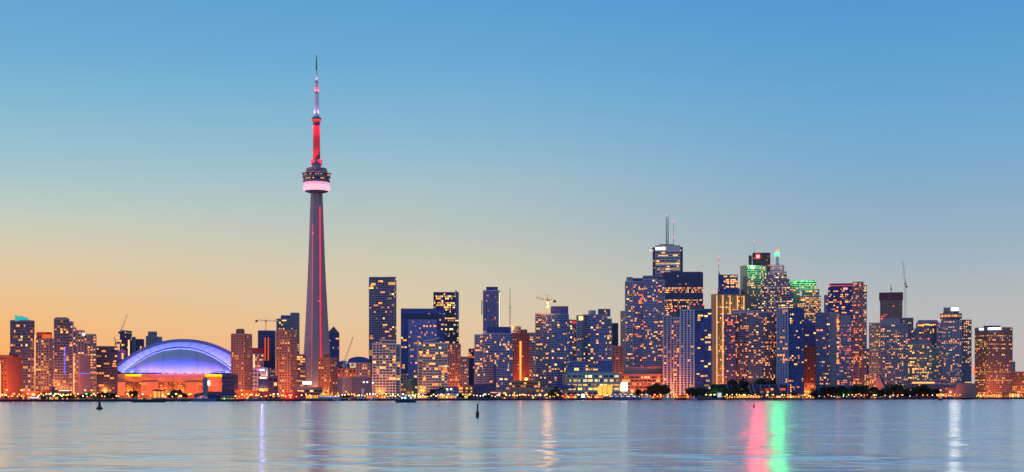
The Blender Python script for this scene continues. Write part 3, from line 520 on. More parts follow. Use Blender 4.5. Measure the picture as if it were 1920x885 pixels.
# glass gable
t, D, m, cx = BLD['gable']; b = MB(); xa, xb, xm = bxl('gable', 614), bxl('gable', 636), bxl('gable', 625.5); z0, z1 = bzl('gable', 626) + 1.5, bzl('gable', 612.5)
b.loft([[(xa, -.3, z0), (xb, -.3, z0), (xm, -.3, z1)], [(xa, 20, z0), (xb, 20, z0), (xm, 20, z1)]]); b.build('gable_roof', GL['grey'], t)
b = MB(); b.tube((xa, -.8, z0), (xm, -.8, z1), .6); b.tube((xb, -.8, z0), (xm, -.8, z1), .6); b.build('gable_trim', WL['beige'], t)
mast('gable', 'mast', 625.5, 613, 609, .3, .1, 2)
# curved hall roofs, dishes and crane base
t, D, m, cx = BLD['bluehall']
for x0, x1, yt, yb, dy in ((632, 656, 676, 691, 2), (653, 693, 668.5, 681, 4)):
    b = MB(); xa, xb = bxl('bluehall', x0), bxl('bluehall', x1); za, zt = bzl('bluehall', yb) + 1.5, bzl('bluehall', yt)
    loop = lambda y: [(xa, y, za)] + [(xa + (xb - xa) * k / 10, y, za + (zt - za) * (.45 + .55 * math.sin(math.pi * k / 10) ** .6)) for k in range(11)] + [(xb, y, za)]
    b.loft([loop(dy), loop(dy + 40)]); b.build('barrel_roof', GL['navy'], t)
# roof edge parapet of the tall hotel, swoop roofs of the two white towers
panel('darktall', 'parapet', 693.5, 742.5, 519.3, 522, WL['slate'], -.6, .5)
for x0, x1, y0, y1 in ((696, 704, 531, 535), (713, 718, 526, 529), (728, 741, 529, 534)): panel('darktall', 'lit_floor', x0, x1, y0, y1, LIT['y'], -.5, .3)
panel('darktall', 'lit_floor', 692.5, 700, 656, 667, LIT['y'], -.5, .3)
for key, xs in (('swoopleft', [(700, 642), (712, 636.5), (722, 637), (732, 637.5), (742, 638)]), ('swoopright', [(794, 638), (804, 637.5), (812, 636), (818, 634), (823, 631.5)])):
    t = BLD[key][0]; b = MB(); lo = [(bxl(key, x), bzl(key, y)) for x, y in xs]
    if key == 'swoopleft': lo[0] = (bxl(key, 711), bzl(key, 631.5)); 
    lp = lambda y: [(x, y, z) for x, z in lo] + [(x, y, z - 1.4) for x, z in reversed(lo)]
    b.loft([lp(-1.5), lp(16)]); b.build('swoop_roof', WL['white'], t)
    b = MB(); b.box(lo[0][0] + 3, lo[-1][0] - 3, 1, 14, bzl(key, 645) + 1.5, bzl(key, 639.5)); b.build('penthouse', GL['teal'], t)
panel('blueslab', 'frame_band', 752, 834, 580, 588, GL['navy'], -.7, .4); panel('blueslab', 'frame_band', 757, 829, 590, 597, GL['dark'], -.7, .4)
for i in range(6): mast('blueslab', 'roof_mast', 754 + 15.5 * i, 579.5, 577.5, .3, .2)
# fin of the lit office tower, its penthouse and dark band
t, D, m, cx = BLD['finlit']; b = MB(); xa, xb = bxl('finlit', 854), bxl('finlit', 860); za, zt, zm = bzl('finlit', 600), bzl('finlit', 542.5), bzl('finlit', 551)
b.loft([[(xa, -2.5, za), (xb, -2.5, za), (xb, -2.5, zm), (xa, -2.5, zt)], [(xa, 8, za), (xb, 8, za), (xb, 8, zm), (xa, 8, zt)]]); b.build('fin', GL['blue'], t)
crownbox('finlit', 829, 845, 547, 549, WL['slate'], 'penthouse', 8, 14); panel('finlit', 'dark_band', 834, 853.5, 620, 624, GL['dark'], -.8, .3); panel('finlit', 'dark_pier', 843, 846, 620, 680, GL['dark'], -.8, .3)
panel('bluetall', 'lit_edge', 935.8, 937, 548, 612, PALE, 6, .4); panel('bluetall', 'hoist', 902.6, 904.4, 563, 590, M_DARK, 2, 1.5)
panel('redstrip', 'light_strip', 974.6, 977.2, 640, 714, STRIPR, -1.4)
beacon('redstrip', 986.5, 711, 'o', -6, 2.2, 'lamp')
panel('redtopnarrow', 'lit_panel', 1072, 1083, 602, 606.5, em('red_top_panel', (1, .06, .03), .8, False, False), .2, .3)
t, D, m, cx = BLD['cylindertop']; b = MB(); b.lathe([(7 * m, bzl('cylindertop', 592)), (7 * m, bzl('cylindertop', 581.5)), (6.4 * m, bzl('cylindertop', 581))], 20, bxl('cylindertop', 1110), 14); b.build('roof_cylinder', WL['lilac'], t)
panel('cylindertop', 'lit_penthouse', 1085, 1093.5, 592.5, 600, LIT['y'], 4.6, .4)
# office on the quay: bright glazed hall
for x0, x1, y0, y1 in ((1121, 1129, 724, 741), (1130, 1137.5, 721.5, 742), (1139, 1147.5, 721.5, 742)): panel('greenoffice', 'glowing_hall', x0, x1, y0, y1, em('hall_glow', (1, .42, .07), 1.5, False, False), -.9, .4)
panel('greenoffice', 'dark_bay', 1054, 1078, 722, 729, GL['navy'], -6, 4)
for x0, x1 in ((1164.5, 1169.5), (1171, 1176)): panel('deckpodium', 'lit_panel', x0, x1, 717, 733, SIGNW, -1.5, .5)
panel('deckpodium', 'lit_panel', 1160.5, 1163.5, 721, 733, LIT['y'], -1.5, .5)
panel('deckpodium', 'cornice', 1166, 1246, 701.5, 703, WL['pink'], -1.2, .8)
# white banded bank tower: sign bar, disc and antennas
panel('whitebands', 'sign', 1229.5, 1240.5, 464.2, 467.8, SIGNW, -.4, .4)
t, D, m, cx = BLD['whitebands']; b = MB(); xc, zc, r = bxl('whitebands', 1244.6), bzl('whitebands', 466), 3.0 * m
b.loft([[(xc + r * math.cos(a * math.pi / 8), y, zc + r * math.sin(a * math.pi / 8)) for a in range(16)] for y in (-.8, -.4)]); b.build('sign_disc', em('sign_pinkwhite', (1, .6, .6), 4), t)
for px, y1 in ((1249.4, 403.5), (1252.8, 402.7), (1263, 413.5)): mast('whitebands', 'antenna', px, 458, y1, 1.1 if px < 1255 else .6, .5 if px < 1255 else .2, 14)
for i in range(14):
    t = BLD['whitebands'][0]; b = MB(); z = bzl('whitebands', 456 - i * 3.6); b.box(bxl('whitebands', 1248.2), bxl('whitebands', 1253.9), 13.4, 14.6, z, z + .8); b.build('antenna_rung', M_STEEL, t)
for px, y in ((1249.4, 402.5), (1263, 413), (1263, 443), (1235, 457), (1219.4, 469), (1263, 457)): beacon('whitebands', px, y, 'r' if px != 1219.4 else 'w', 13 if px != 1219.4 else 2, .9)
b = MB(); b.tube((bxl('whitebands', 1225), 2, bzl('whitebands', 466)), (bxl('whitebands', 1218.5), 2, bzl('whitebands', 466)), .5); b.build('roof_boom', M_STEEL, BLD['whitebands'][0])
for px in (1243.8, 1317): beacon('blacksteel', px, 510, 'r', -.5, .8)
for key, ps in (('pierleft', ((1259, 583), (1266, 582))), ('pierright', ((1302, 570.5), (1318, 571))), ('greyharbour', ((1653, 597),)), ('redparapet', ((1604, 529), (1556, 535))), ('litrow', ((1759, 600),)), ('creamgrid', ((1704, 636), (1741, 635)))):
    for px, y in ps: beacon(key, px, y, 'r', 4, 1.1)
FIN = em('fin_glow', (1, .52, .28), 1.25, False, False)
t = BLD['goldfins'][0]
for x in (1344, 1355.5, 1369, 1383, 1395): panel('goldfins', 'lit_fin', x - .9, x + .9, 553, 720, FIN, -.9 + (x - 1344) * .55, 1.4)
# curved spire
t, D, m, cx = BLD['curvespire']; b = MB()
cv = [(1347, 498), (1347.6, 507), (1350, 513), (1354, 516), (1357, 517.5)]
lp = lambda y: [(bxl('curvespire', x), y, bzl('curvespire', yy)) for x, yy in cv] + [(bxl('curvespire', 1357), y, bzl('curvespire', 520)), (bxl('curvespire', 1347), y, bzl('curvespire', 520))]
b.loft([lp(3.5), lp(14)]); b.build('curved_spire', WL['beige'], t)
mast('curvespire', 'antenna', 1347.4, 500, 481, .5, .3, 6, mat('pink_mast', (.6, .3, .3)))
for y in (481, 493): beacon('curvespire', 1347.4, y, 'r', 6, .8)
# green banded tower
panel('greenbands', 'sign', 1406, 1413.6, 498.5, 503, SIGNW, 5, .5); mast('greenbands', 'pole', 1410, 498, 474, .35, .3, 14, M_WHITE)
mast('maroonred', 'antenna', 1414, 475, 452.5, .45, .15); beacon('maroonred', 1414, 452, 'r', 8, .9); beacon('maroonred', 1411, 474.5, 'r', 4, .7)
panel('maroonred', 'sign', 1417, 1425.2, 476.6, 485, SIGNR, -.9, .6); panel('maroonred', 'sign_centre', 1418.6, 1423.6, 478.4, 483.2, em('sign_pink', (1, .35, .3), 3.5), -1.6, .3)
# lantern spire
t, D, m, cx = BLD['steppedspire']; key = 'steppedspire'; X = bxl(key, 1457.5)
b = MB(); b.lathe([(4.2 * m, bzl(key, 496.5)), (3.0 * m, bzl(key, 492)), (2.6 * m, bzl(key, 488)), (2.3 * m, bzl(key, 478.5))], 12, X, 18); b.build('spire', WL['grey'], t)
b = MB(); b.box(X - 4.6 * m, X + 4.0 * m, 14, 22, bzl(key, 478.5), bzl(key, 471.5)); b.build('lantern', SIGNG, t)
b = MB(); b.lathe([(3.2 * m, bzl(key, 471.4)), (2.0 * m, bzl(key, 468.5)), (3.4 * m, bzl(key, 465.5)), (1.0 * m, bzl(key, 465.2))], 12, X, 18); b.build('lantern_crown', em('lantern_orange', (1, .3, .12), 1.6, False, False), t)
for px, y in ((1443, 515), (1436, 527), (1482, 533)): pass
# rounded shoulder
t = BLD['bluecurve'][0]; key = 'bluecurve'; b = MB(); lo = [(1507, 612), (1507, 598), (1513, 599), (1519, 602), (1525, 606.5), (1531, 612)]
lp = lambda y: [(bxl(key, x), y, bzl(key, yy) + 1.4) for x, yy in lo]
b.loft([lp(0), lp(24)]); b.build('rounded_shoulder', GL['navy'], t)
panel('redparapet', 'lit_sign', 1581, 1589, 539.5, 543, em('pink_sign', (1, .3, .3), 1.8, False, False), -.9, .5)
panel('redparapet', 'light_strip', 1556, 1600, 534.4, 535.4, em('pink_strip', (1, .12, .16), 1.2, False, False), 7, .4)
for x in (1610.5, 1616.5): panel('redparapet', 'corner_pier', x - .9, x + .9, 530, 722, WL['pink'], -4, 1.5)
t = BLD['greyharbour'][0]; key = 'greyharbour'; b = MB(); xs = lambda x: bxl(key, x)
b.loft([[(xs(1642), y, bzl(key, 708)), (xs(1651), y, bzl(key, 708)), (xs(1660), y, bzl(key, 733)), (xs(1642), y, bzl(key, 733))] for y in (-5, -1.5)]); b.build('slanted_buttress', WL['pink'], t)
for x in (1652, 1664, 1676, 1688): pass
t = BLD['litrow'][0]
for i in range(12): beacon('litrow', 1722 + i * 3.1, 609 + .5 * math.sin(i), 'o', -.8 + 4 * ((i - 5.5) / 6) ** 2, .75, 'crown_lamp')
# round restaurant
t, D, m, cx = BLD['drumtop']; key = 'drumtop'; X = bxl(key, 1783); zz = lambda y: bzl(key, y)
b = MB(); b.lathe([(17 * m, zz(601) + 1.5), (17 * m, zz(597)), (21 * m, zz(596.5)), (21 * m, zz(594)), (20.2 * m, zz(593.8)), (20.2 * m, zz(589.5)), (21 * m, zz(589)), (21 * m, zz(587)), (15 * m, zz(586.4)), (15 * m, zz(584))], 32, X, 19 * m + 4); b.build('revolving_drum', WL['slate'], t)
for i in range(13):
    a = R(-150 + 10 * i); r = 20.5 * m; b = MB(); c = Vector((X + r * math.cos(a), 19 * m + 4 + r * math.sin(a))); tx = Vector((-math.sin(a), math.cos(a))); nx = Vector((math.cos(a), math.sin(a)))
    p = [c - tx * 1.2, c - tx * 1.2 + nx * .4, c + tx * 1.2 + nx * .4, c + tx * 1.2]; b.prism([(q.x, q.y) for q in p][::-1], zz(593.4), zz(590)); b.build('window', LIT['aory'[i % 4]], t)
b = MB(); b.prism([(X - 14 * m, 8), (X + 13.5 * m, 8), (X + 15 * m, 14), (X + 15 * m, 32), (X - 14 * m, 32)], zz(584), zz(576)); b.build('plant_room', WL['grey'], t)
panel(key, 'sign', 1783.5, 1797.5, 577, 582, SIGNW, 7.4, .5)
for px in (1772, 1779, 1790): mast(key, 'roof_mast', px, 576, 572.5, .25, .12, 14)
panel('brownoffice', 'sign', 1850.5, 1877, 614, 618.2, em('sign_bluewhite', (.55, .6, 1), 4), 1.8 , .5); panel('brownoffice', 'sign', 1835.5, 1847, 614.5, 618.4, em('sign_bluewhite', (.55, .6, 1), 4), 8.5, .5)
crownbox('brownoffice', 1844, 1876, 609.8, 614, WL['navy'], 'penthouse', 16, 20); mast('brownoffice', 'roof_mast', 1858, 610, 601, .25, .12, 22)
panel('brownoffice', 'neon_sign', 1824.6, 1827.4, 686, 702, em('neon_red', (1, .08, .02), 3, False, False), 26, .5)
panel('terminal', 'lit_window_band', 1710, 1752, 716, 719, em('band_orange', (1, .45, .16), 1.6, False, False), -.9, .4); panel('terminal', 'canopy', 1755, 1788, 726, 728, WL['navy'], -2, 6)
panel('longred', 'lit_roof_edge', 110, 131, 731.5, 733, PALE, -.8, .5); panel('longred', 'lit_shopfront', 56, 75, 744.6, 746.6, em('shop_violet', (.6, .55, 1), 2, False, False), -2, .5); panel('longred', 'lit_shopfront', 92, 113, 744.8, 747, PALE, -2, .5)
t = BLD['roundpavilion'][0]; key = 'roundpavilion'; b = MB(); b.lathe([(15 * BLD[key][2], bzl(key, 741)), (15 * BLD[key][2], bzl(key, 740)), (3, bzl(key, 736))], 24, 0, 6); b.build('roof_cone', M_DARK, t)
t = BLD['longred'][0]; key = 'longred'; b = MB(); b.box(bxl(key, 97.5), bxl(key, 103), -4, 0, bzl(key, 738), bzl(key, 725)); b.build('stair_turret', WL['navy'], t)
t = BLD['controltower'][0]; key = 'controltower'; b = MB(); b.lathe([(3.4 * BLD[key][2], bzl(key, 713)), (3.8 * BLD[key][2], bzl(key, 711)), (3.8 * BLD[key][2], bzl(key, 709.5)), (1.5, bzl(key, 708))], 8, bxl(key, 385), 2); b.build('control_cab', GL['navy'], t)
b = MB(); b.loft([[(bxl(key, 366), y, bzl(key, 741) + 1.5), (bxl(key, 442), y, bzl(key, 741) + 1.5), (bxl(key, 442), y, bzl(key, 735)), (bxl(key, 388), y, bzl(key, 734)), ] for y in (0, 16)]); b.build('hangar_roof', WL['navy'], t)
panel('whitebox', 'sign', 486, 496, 692.5, 695.5, SIGNV, -2, .6); panel('whitebox', 'sign', 480, 485.4, 693, 694.6, em('sign_pinkneon', (1, .1, .35), 1.6, False, False), -2, .5); panel('whitebox', 'lit_edge', 499.5, 500.6, 695, 705, PALE, -2, .4)
panel('darkloft', 'sign', 487, 499.5, 707.3, 710.2, em('sign_greenwhite', (.85, 1, .8), 2.4, False, False), 2, .5)
t = BLD['litdecks'][0]; panel('litdecks', 'billboard', 567.5, 583.5, 715.2, 720.6, SIGNW, -3, .8); b = MB(); b.box(bxl('litdecks', 574.5), bxl('litdecks', 576.5), -3.4, -2.8, bzl('litdecks', 728), bzl('litdecks', 720.5)); b.build('billboard_post', M_STEEL, t)
t = BLD['theatre'][0]; key = 'theatre'; b = MB(); lo = [(804, 735), (812, 731.5), (824, 728), (838, 726), (858, 724.6)]
lp = lambda y: [(bxl(key, x), y, bzl(key, yy)) for x, yy in lo] + [(bxl(key, x), y, bzl(key, yy) - 1) for x, yy in reversed(lo)]
b.loft([lp(-5), lp(18)]); b.build('curved_roof', M_DARK, t)
for px, y in ((838.5, 730), (846, 729.5)): beacon(key, px, y, 'w', -1, .9, 'wall_lamp')
t = BLD['terminal'][0]; key = 'terminal'; b = MB(); b.loft([[(bxl(key, 1786), y, 0), (bxl(key, 1829), y, 0), (bxl(key, 1829), y, bzl(key, 719)), (bxl(key, 1795), y, bzl(key, 719))] for y in (-1, 2.9)]); b.build('slanted_wall', WL['brown'], t)
panel('darkboxhall', 'lit_sign', 920, 931.5, 735.2, 736.8, em('sign_pinkneon2', (1, .2, .22), 2.4, False, False), -2, .4); panel('litlodge', 'lit_canopy', 1505, 1526, 733.4, 734.4, SIGNY, -3, 1)

# terrace ribs
t = BLD['terraces'][0]; key = 'terraces'; b = None
for x in (1346, 1362, 1370, 1386, 1403, 1410, 1424, 1441, 1458):
    b = MB(); b.loft([[(bxl(key, x), y, bzl(key, 721)), (bxl(key, x + 1.4), y, bzl(key, 721)), (bxl(key, x + 6.4), y - 7, bzl(key, 738)), (bxl(key, x + 5), y - 7, bzl(key, 738))] for y in (-2.2, -1)]); b.build('slanted_rib', WL['lilac'], t)
# ------------------------------------------------------------------ needle tower
t = thing('observation_tower', 'very tall concrete needle tower with round pod and red lit shaft', 'tower', 593.5, 2400); D = 2400; m = mpp(593.5, D); zz = lambda y: zat(y, D) - GZ
prof = [(741, 26.5), (725, 25.7), (700, 24.2), (670, 22.6), (640, 21.0), (600, 18.6), (560, 16.6), (520, 14.6), (480, 13.0), (440, 11.6), (400, 10.3), (361, 8.9)]
loops = []
for y, hw in prof:
    Rr = hw * m / .866 + 1; tk = (7.3 - 2.0 * (741 - y) / 380) * m; tk = min(tk, Rr * .62); rv = tk / math.sin(R(60)) * 1.06; lp = []
    Rr -= tk * .25
    for k in range(3):
        a = R(-90 + 120 * k - 5); c, s = math.cos(a), math.sin(a)
        lp += [(Rr * c + tk * .9 * s, Rr * s - tk * .9 * c, zz(y)), (Rr * c - tk * .9 * s, Rr * s + tk * .9 * c, zz(y))]
        v = a + R(60); lp.append((rv * math.cos(v), rv * math.sin(v), zz(y)))
    loops.append(lp)
b = MB(); b.loft(loops); b.build('shaft', mat('tower_concrete', (.33, .25, .245), .85), t)
for side, y0, y1, col in ((1, 388, 672, 'red'), (-1, 420, 735, 'pink')):
    a = R(-90 - 5 + 60 * side); lp = []
    for y in [y1 + (y0 - y1) * k / 10 for k in range(11)]:
        tk = (7.3 - 2.0 * (741 - y) / 380) * m; rv = tk / math.sin(R(60)) * 1.06 + .35; c = Vector((rv * math.cos(a), rv * math.sin(a))); tx = Vector((-math.sin(a), math.cos(a))) * (.95 if side > 0 else .45)
        n_ = Vector((math.cos(a), math.sin(a))) * .9
        q = [c - tx, c + tx, c + tx + n_, c - tx + n_]; lp.append([(p.x, p.y, zz(y)) for p in q])
    b = MB(); b.loft(lp); b.build('light_strip', em('tower_strip_' + col, (1, .02, .05) if col == 'red' else (1, .10, .12), 1.5 if col == 'red' else .9), t)
conc = mat('pod_concrete', (.20, .20, .27), .7)
def lathe_part(name, pts, material, n=40, parent=t):
    b = MB(); b.lathe([(r * m, zz(y)) for r, y in pts], n); return b.build(name, material, parent)
lathe_part('pod_underside', [(8, 362.5), (15, 361.5), (21, 359.6), (22.5, 358.6)], conc)
lathe_part('radome', [(22.6, 358.6), (25.4, 356.5), (26, 352.5), (25.4, 349), (23.4, 346.6)], em('radome_glow', (1, .52, .66), 1.15))
lathe_part('pod_neck', [(22, 346.5), (22.4, 343.5)], conc); lathe_part('light_ring', [(22.5, 345.6), (23.6, 345.4), (24, 343.2), (22.6, 343)], em('ring_glow', (1, .3, .5), 1.6))
pod = lathe_part('pod', [(22.4, 343.4), (25.2, 341.8), (25.6, 339), (24.9, 338.6), (24.9, 334.6), (26.2, 334.2), (26.4, 331), (25.6, 330.6), (25.6, 327.4), (27.2, 327), (27.2, 325.8), (22, 324.4), (20, 324), (20, 319), (19, 318.4), (19, 316.2), (17, 315.4)], conc)
for y0, y1, r in ((338.6, 334.6, 25.15), (330.6, 327.4, 25.8)): lathe_part('window_band', [(r, y0 - .1), (r, y1 + .1)], GL['dark'], 40)
rn = random.Random(5)
for k in range(22):
    a = R(-170 + 160 * rn.random()); y = rn.choice((336.6, 329)); r = 25.3 if y > 330 else 25.95; r *= m; c = Vector((r * math.cos(a), r * math.sin(a))); tx = Vector((-math.sin(a), math.cos(a))) * (.7 + .5 * rn.random()); nx = Vector((math.cos(a), math.sin(a))) * .3
    b = MB(); b.prism([((c - tx).x, (c - tx).y), ((c - tx + nx).x, (c - tx + nx).y), ((c + tx + nx).x, (c + tx + nx).y), ((c + tx).x, (c + tx).y)][::-1], zz(y + 1), zz(y - .8)); b.build('window', LIT[rn.choice('oaa')], t)
for k in range(18):
    a = R(20 * k); b = MB(); b.tube((27 * m * math.cos(a), 27 * m * math.sin(a), zz(326)), (27.6 * m * math.cos(a), 27.6 * m * math.sin(a), zz(323.6)), .3); b.build('rail_post', M_STEEL, t)
up = mat('upper_shaft_concrete', (.15, .12, .12), .8)
lathe_part('microwave_deck', [(8.6, 315.4), (8.6, 301)], conc, 8)
for k in range(6):
    a = R(60 * k + 20); b = MB(); x, y = 8.6 * m * math.cos(a), 8.6 * m * math.sin(a); b.box(x - 2.2, x + 2.2, y - 2.2, y + 2.2, zz(308), zz(299.5)); b.build('equipment_cabin', conc, t)
lathe_part('upper_shaft', [(6.8, 301), (6.3, 228)], up, 6)
lathe_part('sky_pod', [(6.4, 229.6), (8.6, 227), (9.4, 224.6), (9.2, 222), (6.8, 219.4), (5.2, 218.6)], conc, 28)
lathe_part('sky_pod_ring', [(8.75, 227), (9.5, 225.2), (9.3, 224.2)], em('skypod_red', (1, .12, .10), .9, False, False), 28)
wm_ = mat('mast_white', (.72, .70, .74), .6); lathe_part('antenna_mast', [(5.2, 218.8), (4.9, 200), (4.2, 175)], wm_, 10); lathe_part('antenna_mast', [(4.3, 175), (3.4, 174.6), (3.2, 155), (2.2, 153.6)], wm_, 10)
lathe_part('antenna_mast', [(1.9, 153.8), (1.4, 132), (1.2, 130)], wm_, 8); lathe_part('antenna_tip', [(1.2, 130.2), (.9, 112), (.5, 103)], M_DARK, 8)
for y, r in ((174.8, 4.6), (153.8, 3.6), (131, 1.7), (117, 1.4)): lathe_part('mast_collar', [(r, y + .6), (r, y - .6)], conc, 10)
for k in range(4):                                     # red floodlights on the pod roof and under the sky pod
    a = R(-135 + 90 * k); lamp(t, (17 * m * math.cos(a), 17 * m * math.sin(a), zz(313)), (1, .004, .012), 420000, .5, 70, (3 * math.cos(a), 3 * math.sin(a), zz(262)))
    lamp(t, (12 * m * math.cos(a), 12 * m * math.sin(a), zz(231)), (1, .004, .012), 300000, .4, 80, (2 * math.cos(a), 2 * math.sin(a), zz(262)))
    lamp(t, (8.4 * m * math.cos(a), 8.4 * m * math.sin(a), zz(217)), (.8, .45, .95), 9000, .3, 70, (2 * math.cos(a), 2 * math.sin(a), zz(188)))
    lamp(t, (5.6 * m * math.cos(a), 5.6 * m * math.sin(a), zz(174)), (1, .03, .04), 14000, .3, 80, (1.5 * math.cos(a), 1.5 * math.sin(a), zz(160)))
    lamp(t, (4.4 * m * math.cos(a), 4.4 * m * math.sin(a), zz(153)), (.8, .5, .8), 5000, .2, 60, (0, 0, zz(138)))
for k in range(3): b = MB(); b.lathe([(.2, 0), (.9, .4), (.9, 1), (.2, 1.4)], 6, (4, -6, 3)[k], -16); o = b.build('aviation_lamp', BEACON['r'], t); o.location.z = zz((566, 440, 640)[k])
for x, y in ((-30, -26), (2, -40), (30, -24)):       # floodlights at the foot
    b = MB(); b.box(x - 1, x + 1, y - .8, y + .8, 0, 1.2); b.build('floodlight', M_DARK, t); lamp(t, (x, y + .3, 2.4), (1, .42, .16), 60000, .5, 100, (x * .2, 0, 60))
# ------------------------------------------------------------------ domed stadium
t = thing('domed_stadium', 'domed stadium with violet lit arched roof on a terracotta drum', 'stadium', 338, 2300); D = 2300; m = mpp(338, D); zz = lambda y: zat(y, D) - GZ; xx = lambda px: (px - 338) * m
roofm = mat('roof_membrane', (.60, .60, .64), .6, 0, .06, .05); rimm = mat('roof_rim', (.13, .13, .18), .6)
zb = zz(700)
def arch(a, ytop, yb, y, n=40, c=340):
    return [(xx(c) + a * m * q, y, zz(yb) + (zz(ytop) - zz(yb)) * (1 - abs(q) ** 2.1)) for q in (math.sin(math.pi * (k / n - .5)) for k in range(n + 1))]
F0 = -100 * m * .55
b = MB(); b.loft([arch(136, 635, 692, 10, c=345), arch(136, 634.4, 692, 60, c=345), arch(134, 636, 693, 110, c=345), arch(110, 655, 698, 160, c=345), arch(60, 680, 700, 190, c=345)], 0, False, False); b.build('rear_roof', mat('roof_violet_grey', (.16, .155, .22), .7), t, smooth=True)
b = MB(); b.loft([arch(136, 635, 692, 10, c=345), arch(128, 641, 694, 5, c=344)], 0, False, False); b.build('roof_rim', rimm, t, smooth=True)
b = MB(); b.loft([arch(128, 641, 694, 5, c=344), arch(106, 650.6, 700, -14, c=339)], 0, False, False); b.build('arch_band', roofm, t, smooth=True)
b = MB(); b.loft([arch(106, 650.6, 700, -14, c=339), arch(105.5, 651.6, 700, -13, c=339), arch(104, 652.6, 700, -13, c=339)], 0, False, False); b.build('arch_gap', M_DARK, t, smooth=True)
b = MB(); b.loft([arch(104, 652.6, 700, -13.2, c=339), arch(102, 655, 700, -18, c=338)], 0, False, False); b.build('arch_lip', roofm, t, smooth=True)
a3, h3, n = 102 * m, zz(655) - zb, 36
loops = []
for j in range(15):
    ps = math.pi / 2 * j / 14
    loops.append([(a3 * q, -18 - 62 * m * math.sqrt(max(0, 1 - q * q)) * math.sin(ps), zb + h3 * (1 - abs(q) ** 2.1) * math.cos(ps) ** .9) for q in (math.sin(math.pi * (k / n - .5)) for k in range(n + 1))])
b = MB(); b.loft(loops, 0, False, False); b.build('front_dome', mat('dome_membrane', (.40, .40, .46), .6, 0, .06, .03), t, smooth=True)
for k in range(1, 10):                                 # panel seams of the front dome and ribs of the arch band
    q = math.sin(math.pi * (k / 10 - .5)); b = MB(); pts = []
    for j in range(15):
        ps = math.pi / 2 * j / 14; pts.append((a3 * q, -18 - 62 * m * math.sqrt(max(0, 1 - q * q)) * math.sin(ps) - .15, zb + h3 * (1 - abs(q) ** 2.1) * math.cos(ps) ** .9 + .1))
    for p, q_ in zip(pts, pts[1:]): b.tube(p, q_, .22, .22, 4)
    b.build('roof_seam', rimm, t)
for k in range(1, 24):
    q = math.sin(math.pi * (k / 24 - .5)); P = lambda a, yt, yb, y, c: (xx(c) + a * m * q, y, zz(yb) + (zz(yt) - zz(yb)) * (1 - abs(q) ** 2.1)); b = MB(); b.tube(P(128, 641, 694, 4.8, 344), P(106, 650.6, 700, -14.2, 339), .2, .2, 4); b.build('roof_seam', rimm, t)
drum = [(-136 * m, 30), (-128 * m, -30), (-100 * m, -70 * m), (-70 * m, -80 * m), (70 * m, -80 * m), (100 * m, -70 * m), (128 * m, -30), (136 * m, 30), (120 * m, 150), (-120 * m, 150)]
# the drum front is at local y = -80 m-ish: pixel rows there are taken at that distance
DF = D - 80 * m; zf = lambda y: zat(y, DF) - GZ; mf = mpp(338, DF); xf = lambda px: (px - 338) * mf
b = MB(); b.prism(drum, 0, zf(701)); b.build('drum', WL['terra'], t)
b = MB(); b.prism(offset(drum, .8), zf(706.6), zf(706.2)); b.prism(offset(drum, .8), zf(716), zf(715.3)); b.build('drum_cornice', WL['terra'], t)
yf = -80 * m
def fbox(name, x0, x1, y0, y1, material, out=1.0, inn=0.0):
    b = MB(); b.box(xf(x0), xf(x1), yf - out, yf - inn - .03, zf(y1), zf(y0)); return b.build(name, material, t)
for x0, x1 in ((265, 297), (348, 383)): fbox('stair_block', x0, x1, 716.2, 742, WL['terra'], 9)
fbox('pylon', 215, 235.5, 717, 742, WL['terra'], 9); fbox('buttress', 203, 214, 694, 742, WL['terra'], 2)
for x0, x1 in ((298, 312.5), (314.5, 329), (332, 347)): fbox('glazed_bay', x0, x1, 717, 734.5, GL['bronze'], .3)
fbox('glazed_bay', 236, 250, 717, 734, GL['bronze'], .3); fbox('glazed_bay', 252, 264, 717, 734, GL['bronze'], .3)
rn = random.Random(9)
for k in range(26):
    x = rn.choice((300, 304, 308, 317, 321, 325, 334, 338, 342, 238, 243, 256, 260)) + rn.random() * 2; y = rn.choice((718, 722, 726, 731)); fbox('window', x, x + 1.6 + rn.random() * 2, y, y + 1.6, LIT[rn.choice('oaar')], .6, .32)
for x0, x1, y in ((268, 276, 719.5), (268, 275, 724.5), (268, 276, 729.5), (371, 381, 719.5), (371, 381, 725), (371, 379, 730)): b = MB(); b.box(xf(x0), xf(x1), yf - 9.4, yf - 9.02, zf(y + 1.2), zf(y)); b.build('louvre', LIT['y'] if y < 722 else M_DARK, t)
for x0, x1 in ((236, 265.5), (385, 426)): fbox('sign_board', x0, x1, 702, 706, SIGNY, 1.6)
for x0, x1, y in ((284, 294, 709.5), (352, 364, 709.5), (340, 347, 710), (250, 256, 709)): fbox('vent', x0, x1, y, y + 2.4, WL['brown'], .4)
for k in range(9):                                     # added lamps on low masts, put in to turn the drum orange
    x = -128 * m + 256 * m * k / 8; b = MB(); b.tube((x, yf - 66, 0), (x, yf - 66, 7), .2, .15); b.box(x - .8, x + .8, yf - 66.6, yf - 65.4, 7, 8); b.build('added_drum_light', M_DARK, t)
    lamp(t, (x, yf - 65, 8.6), (1, .21, .035), 150000, .4, 62, (x, yf, 15), .5)
fbox('screen_sign', 390, 393.5, 714, 722, SIGNW, 1.8)
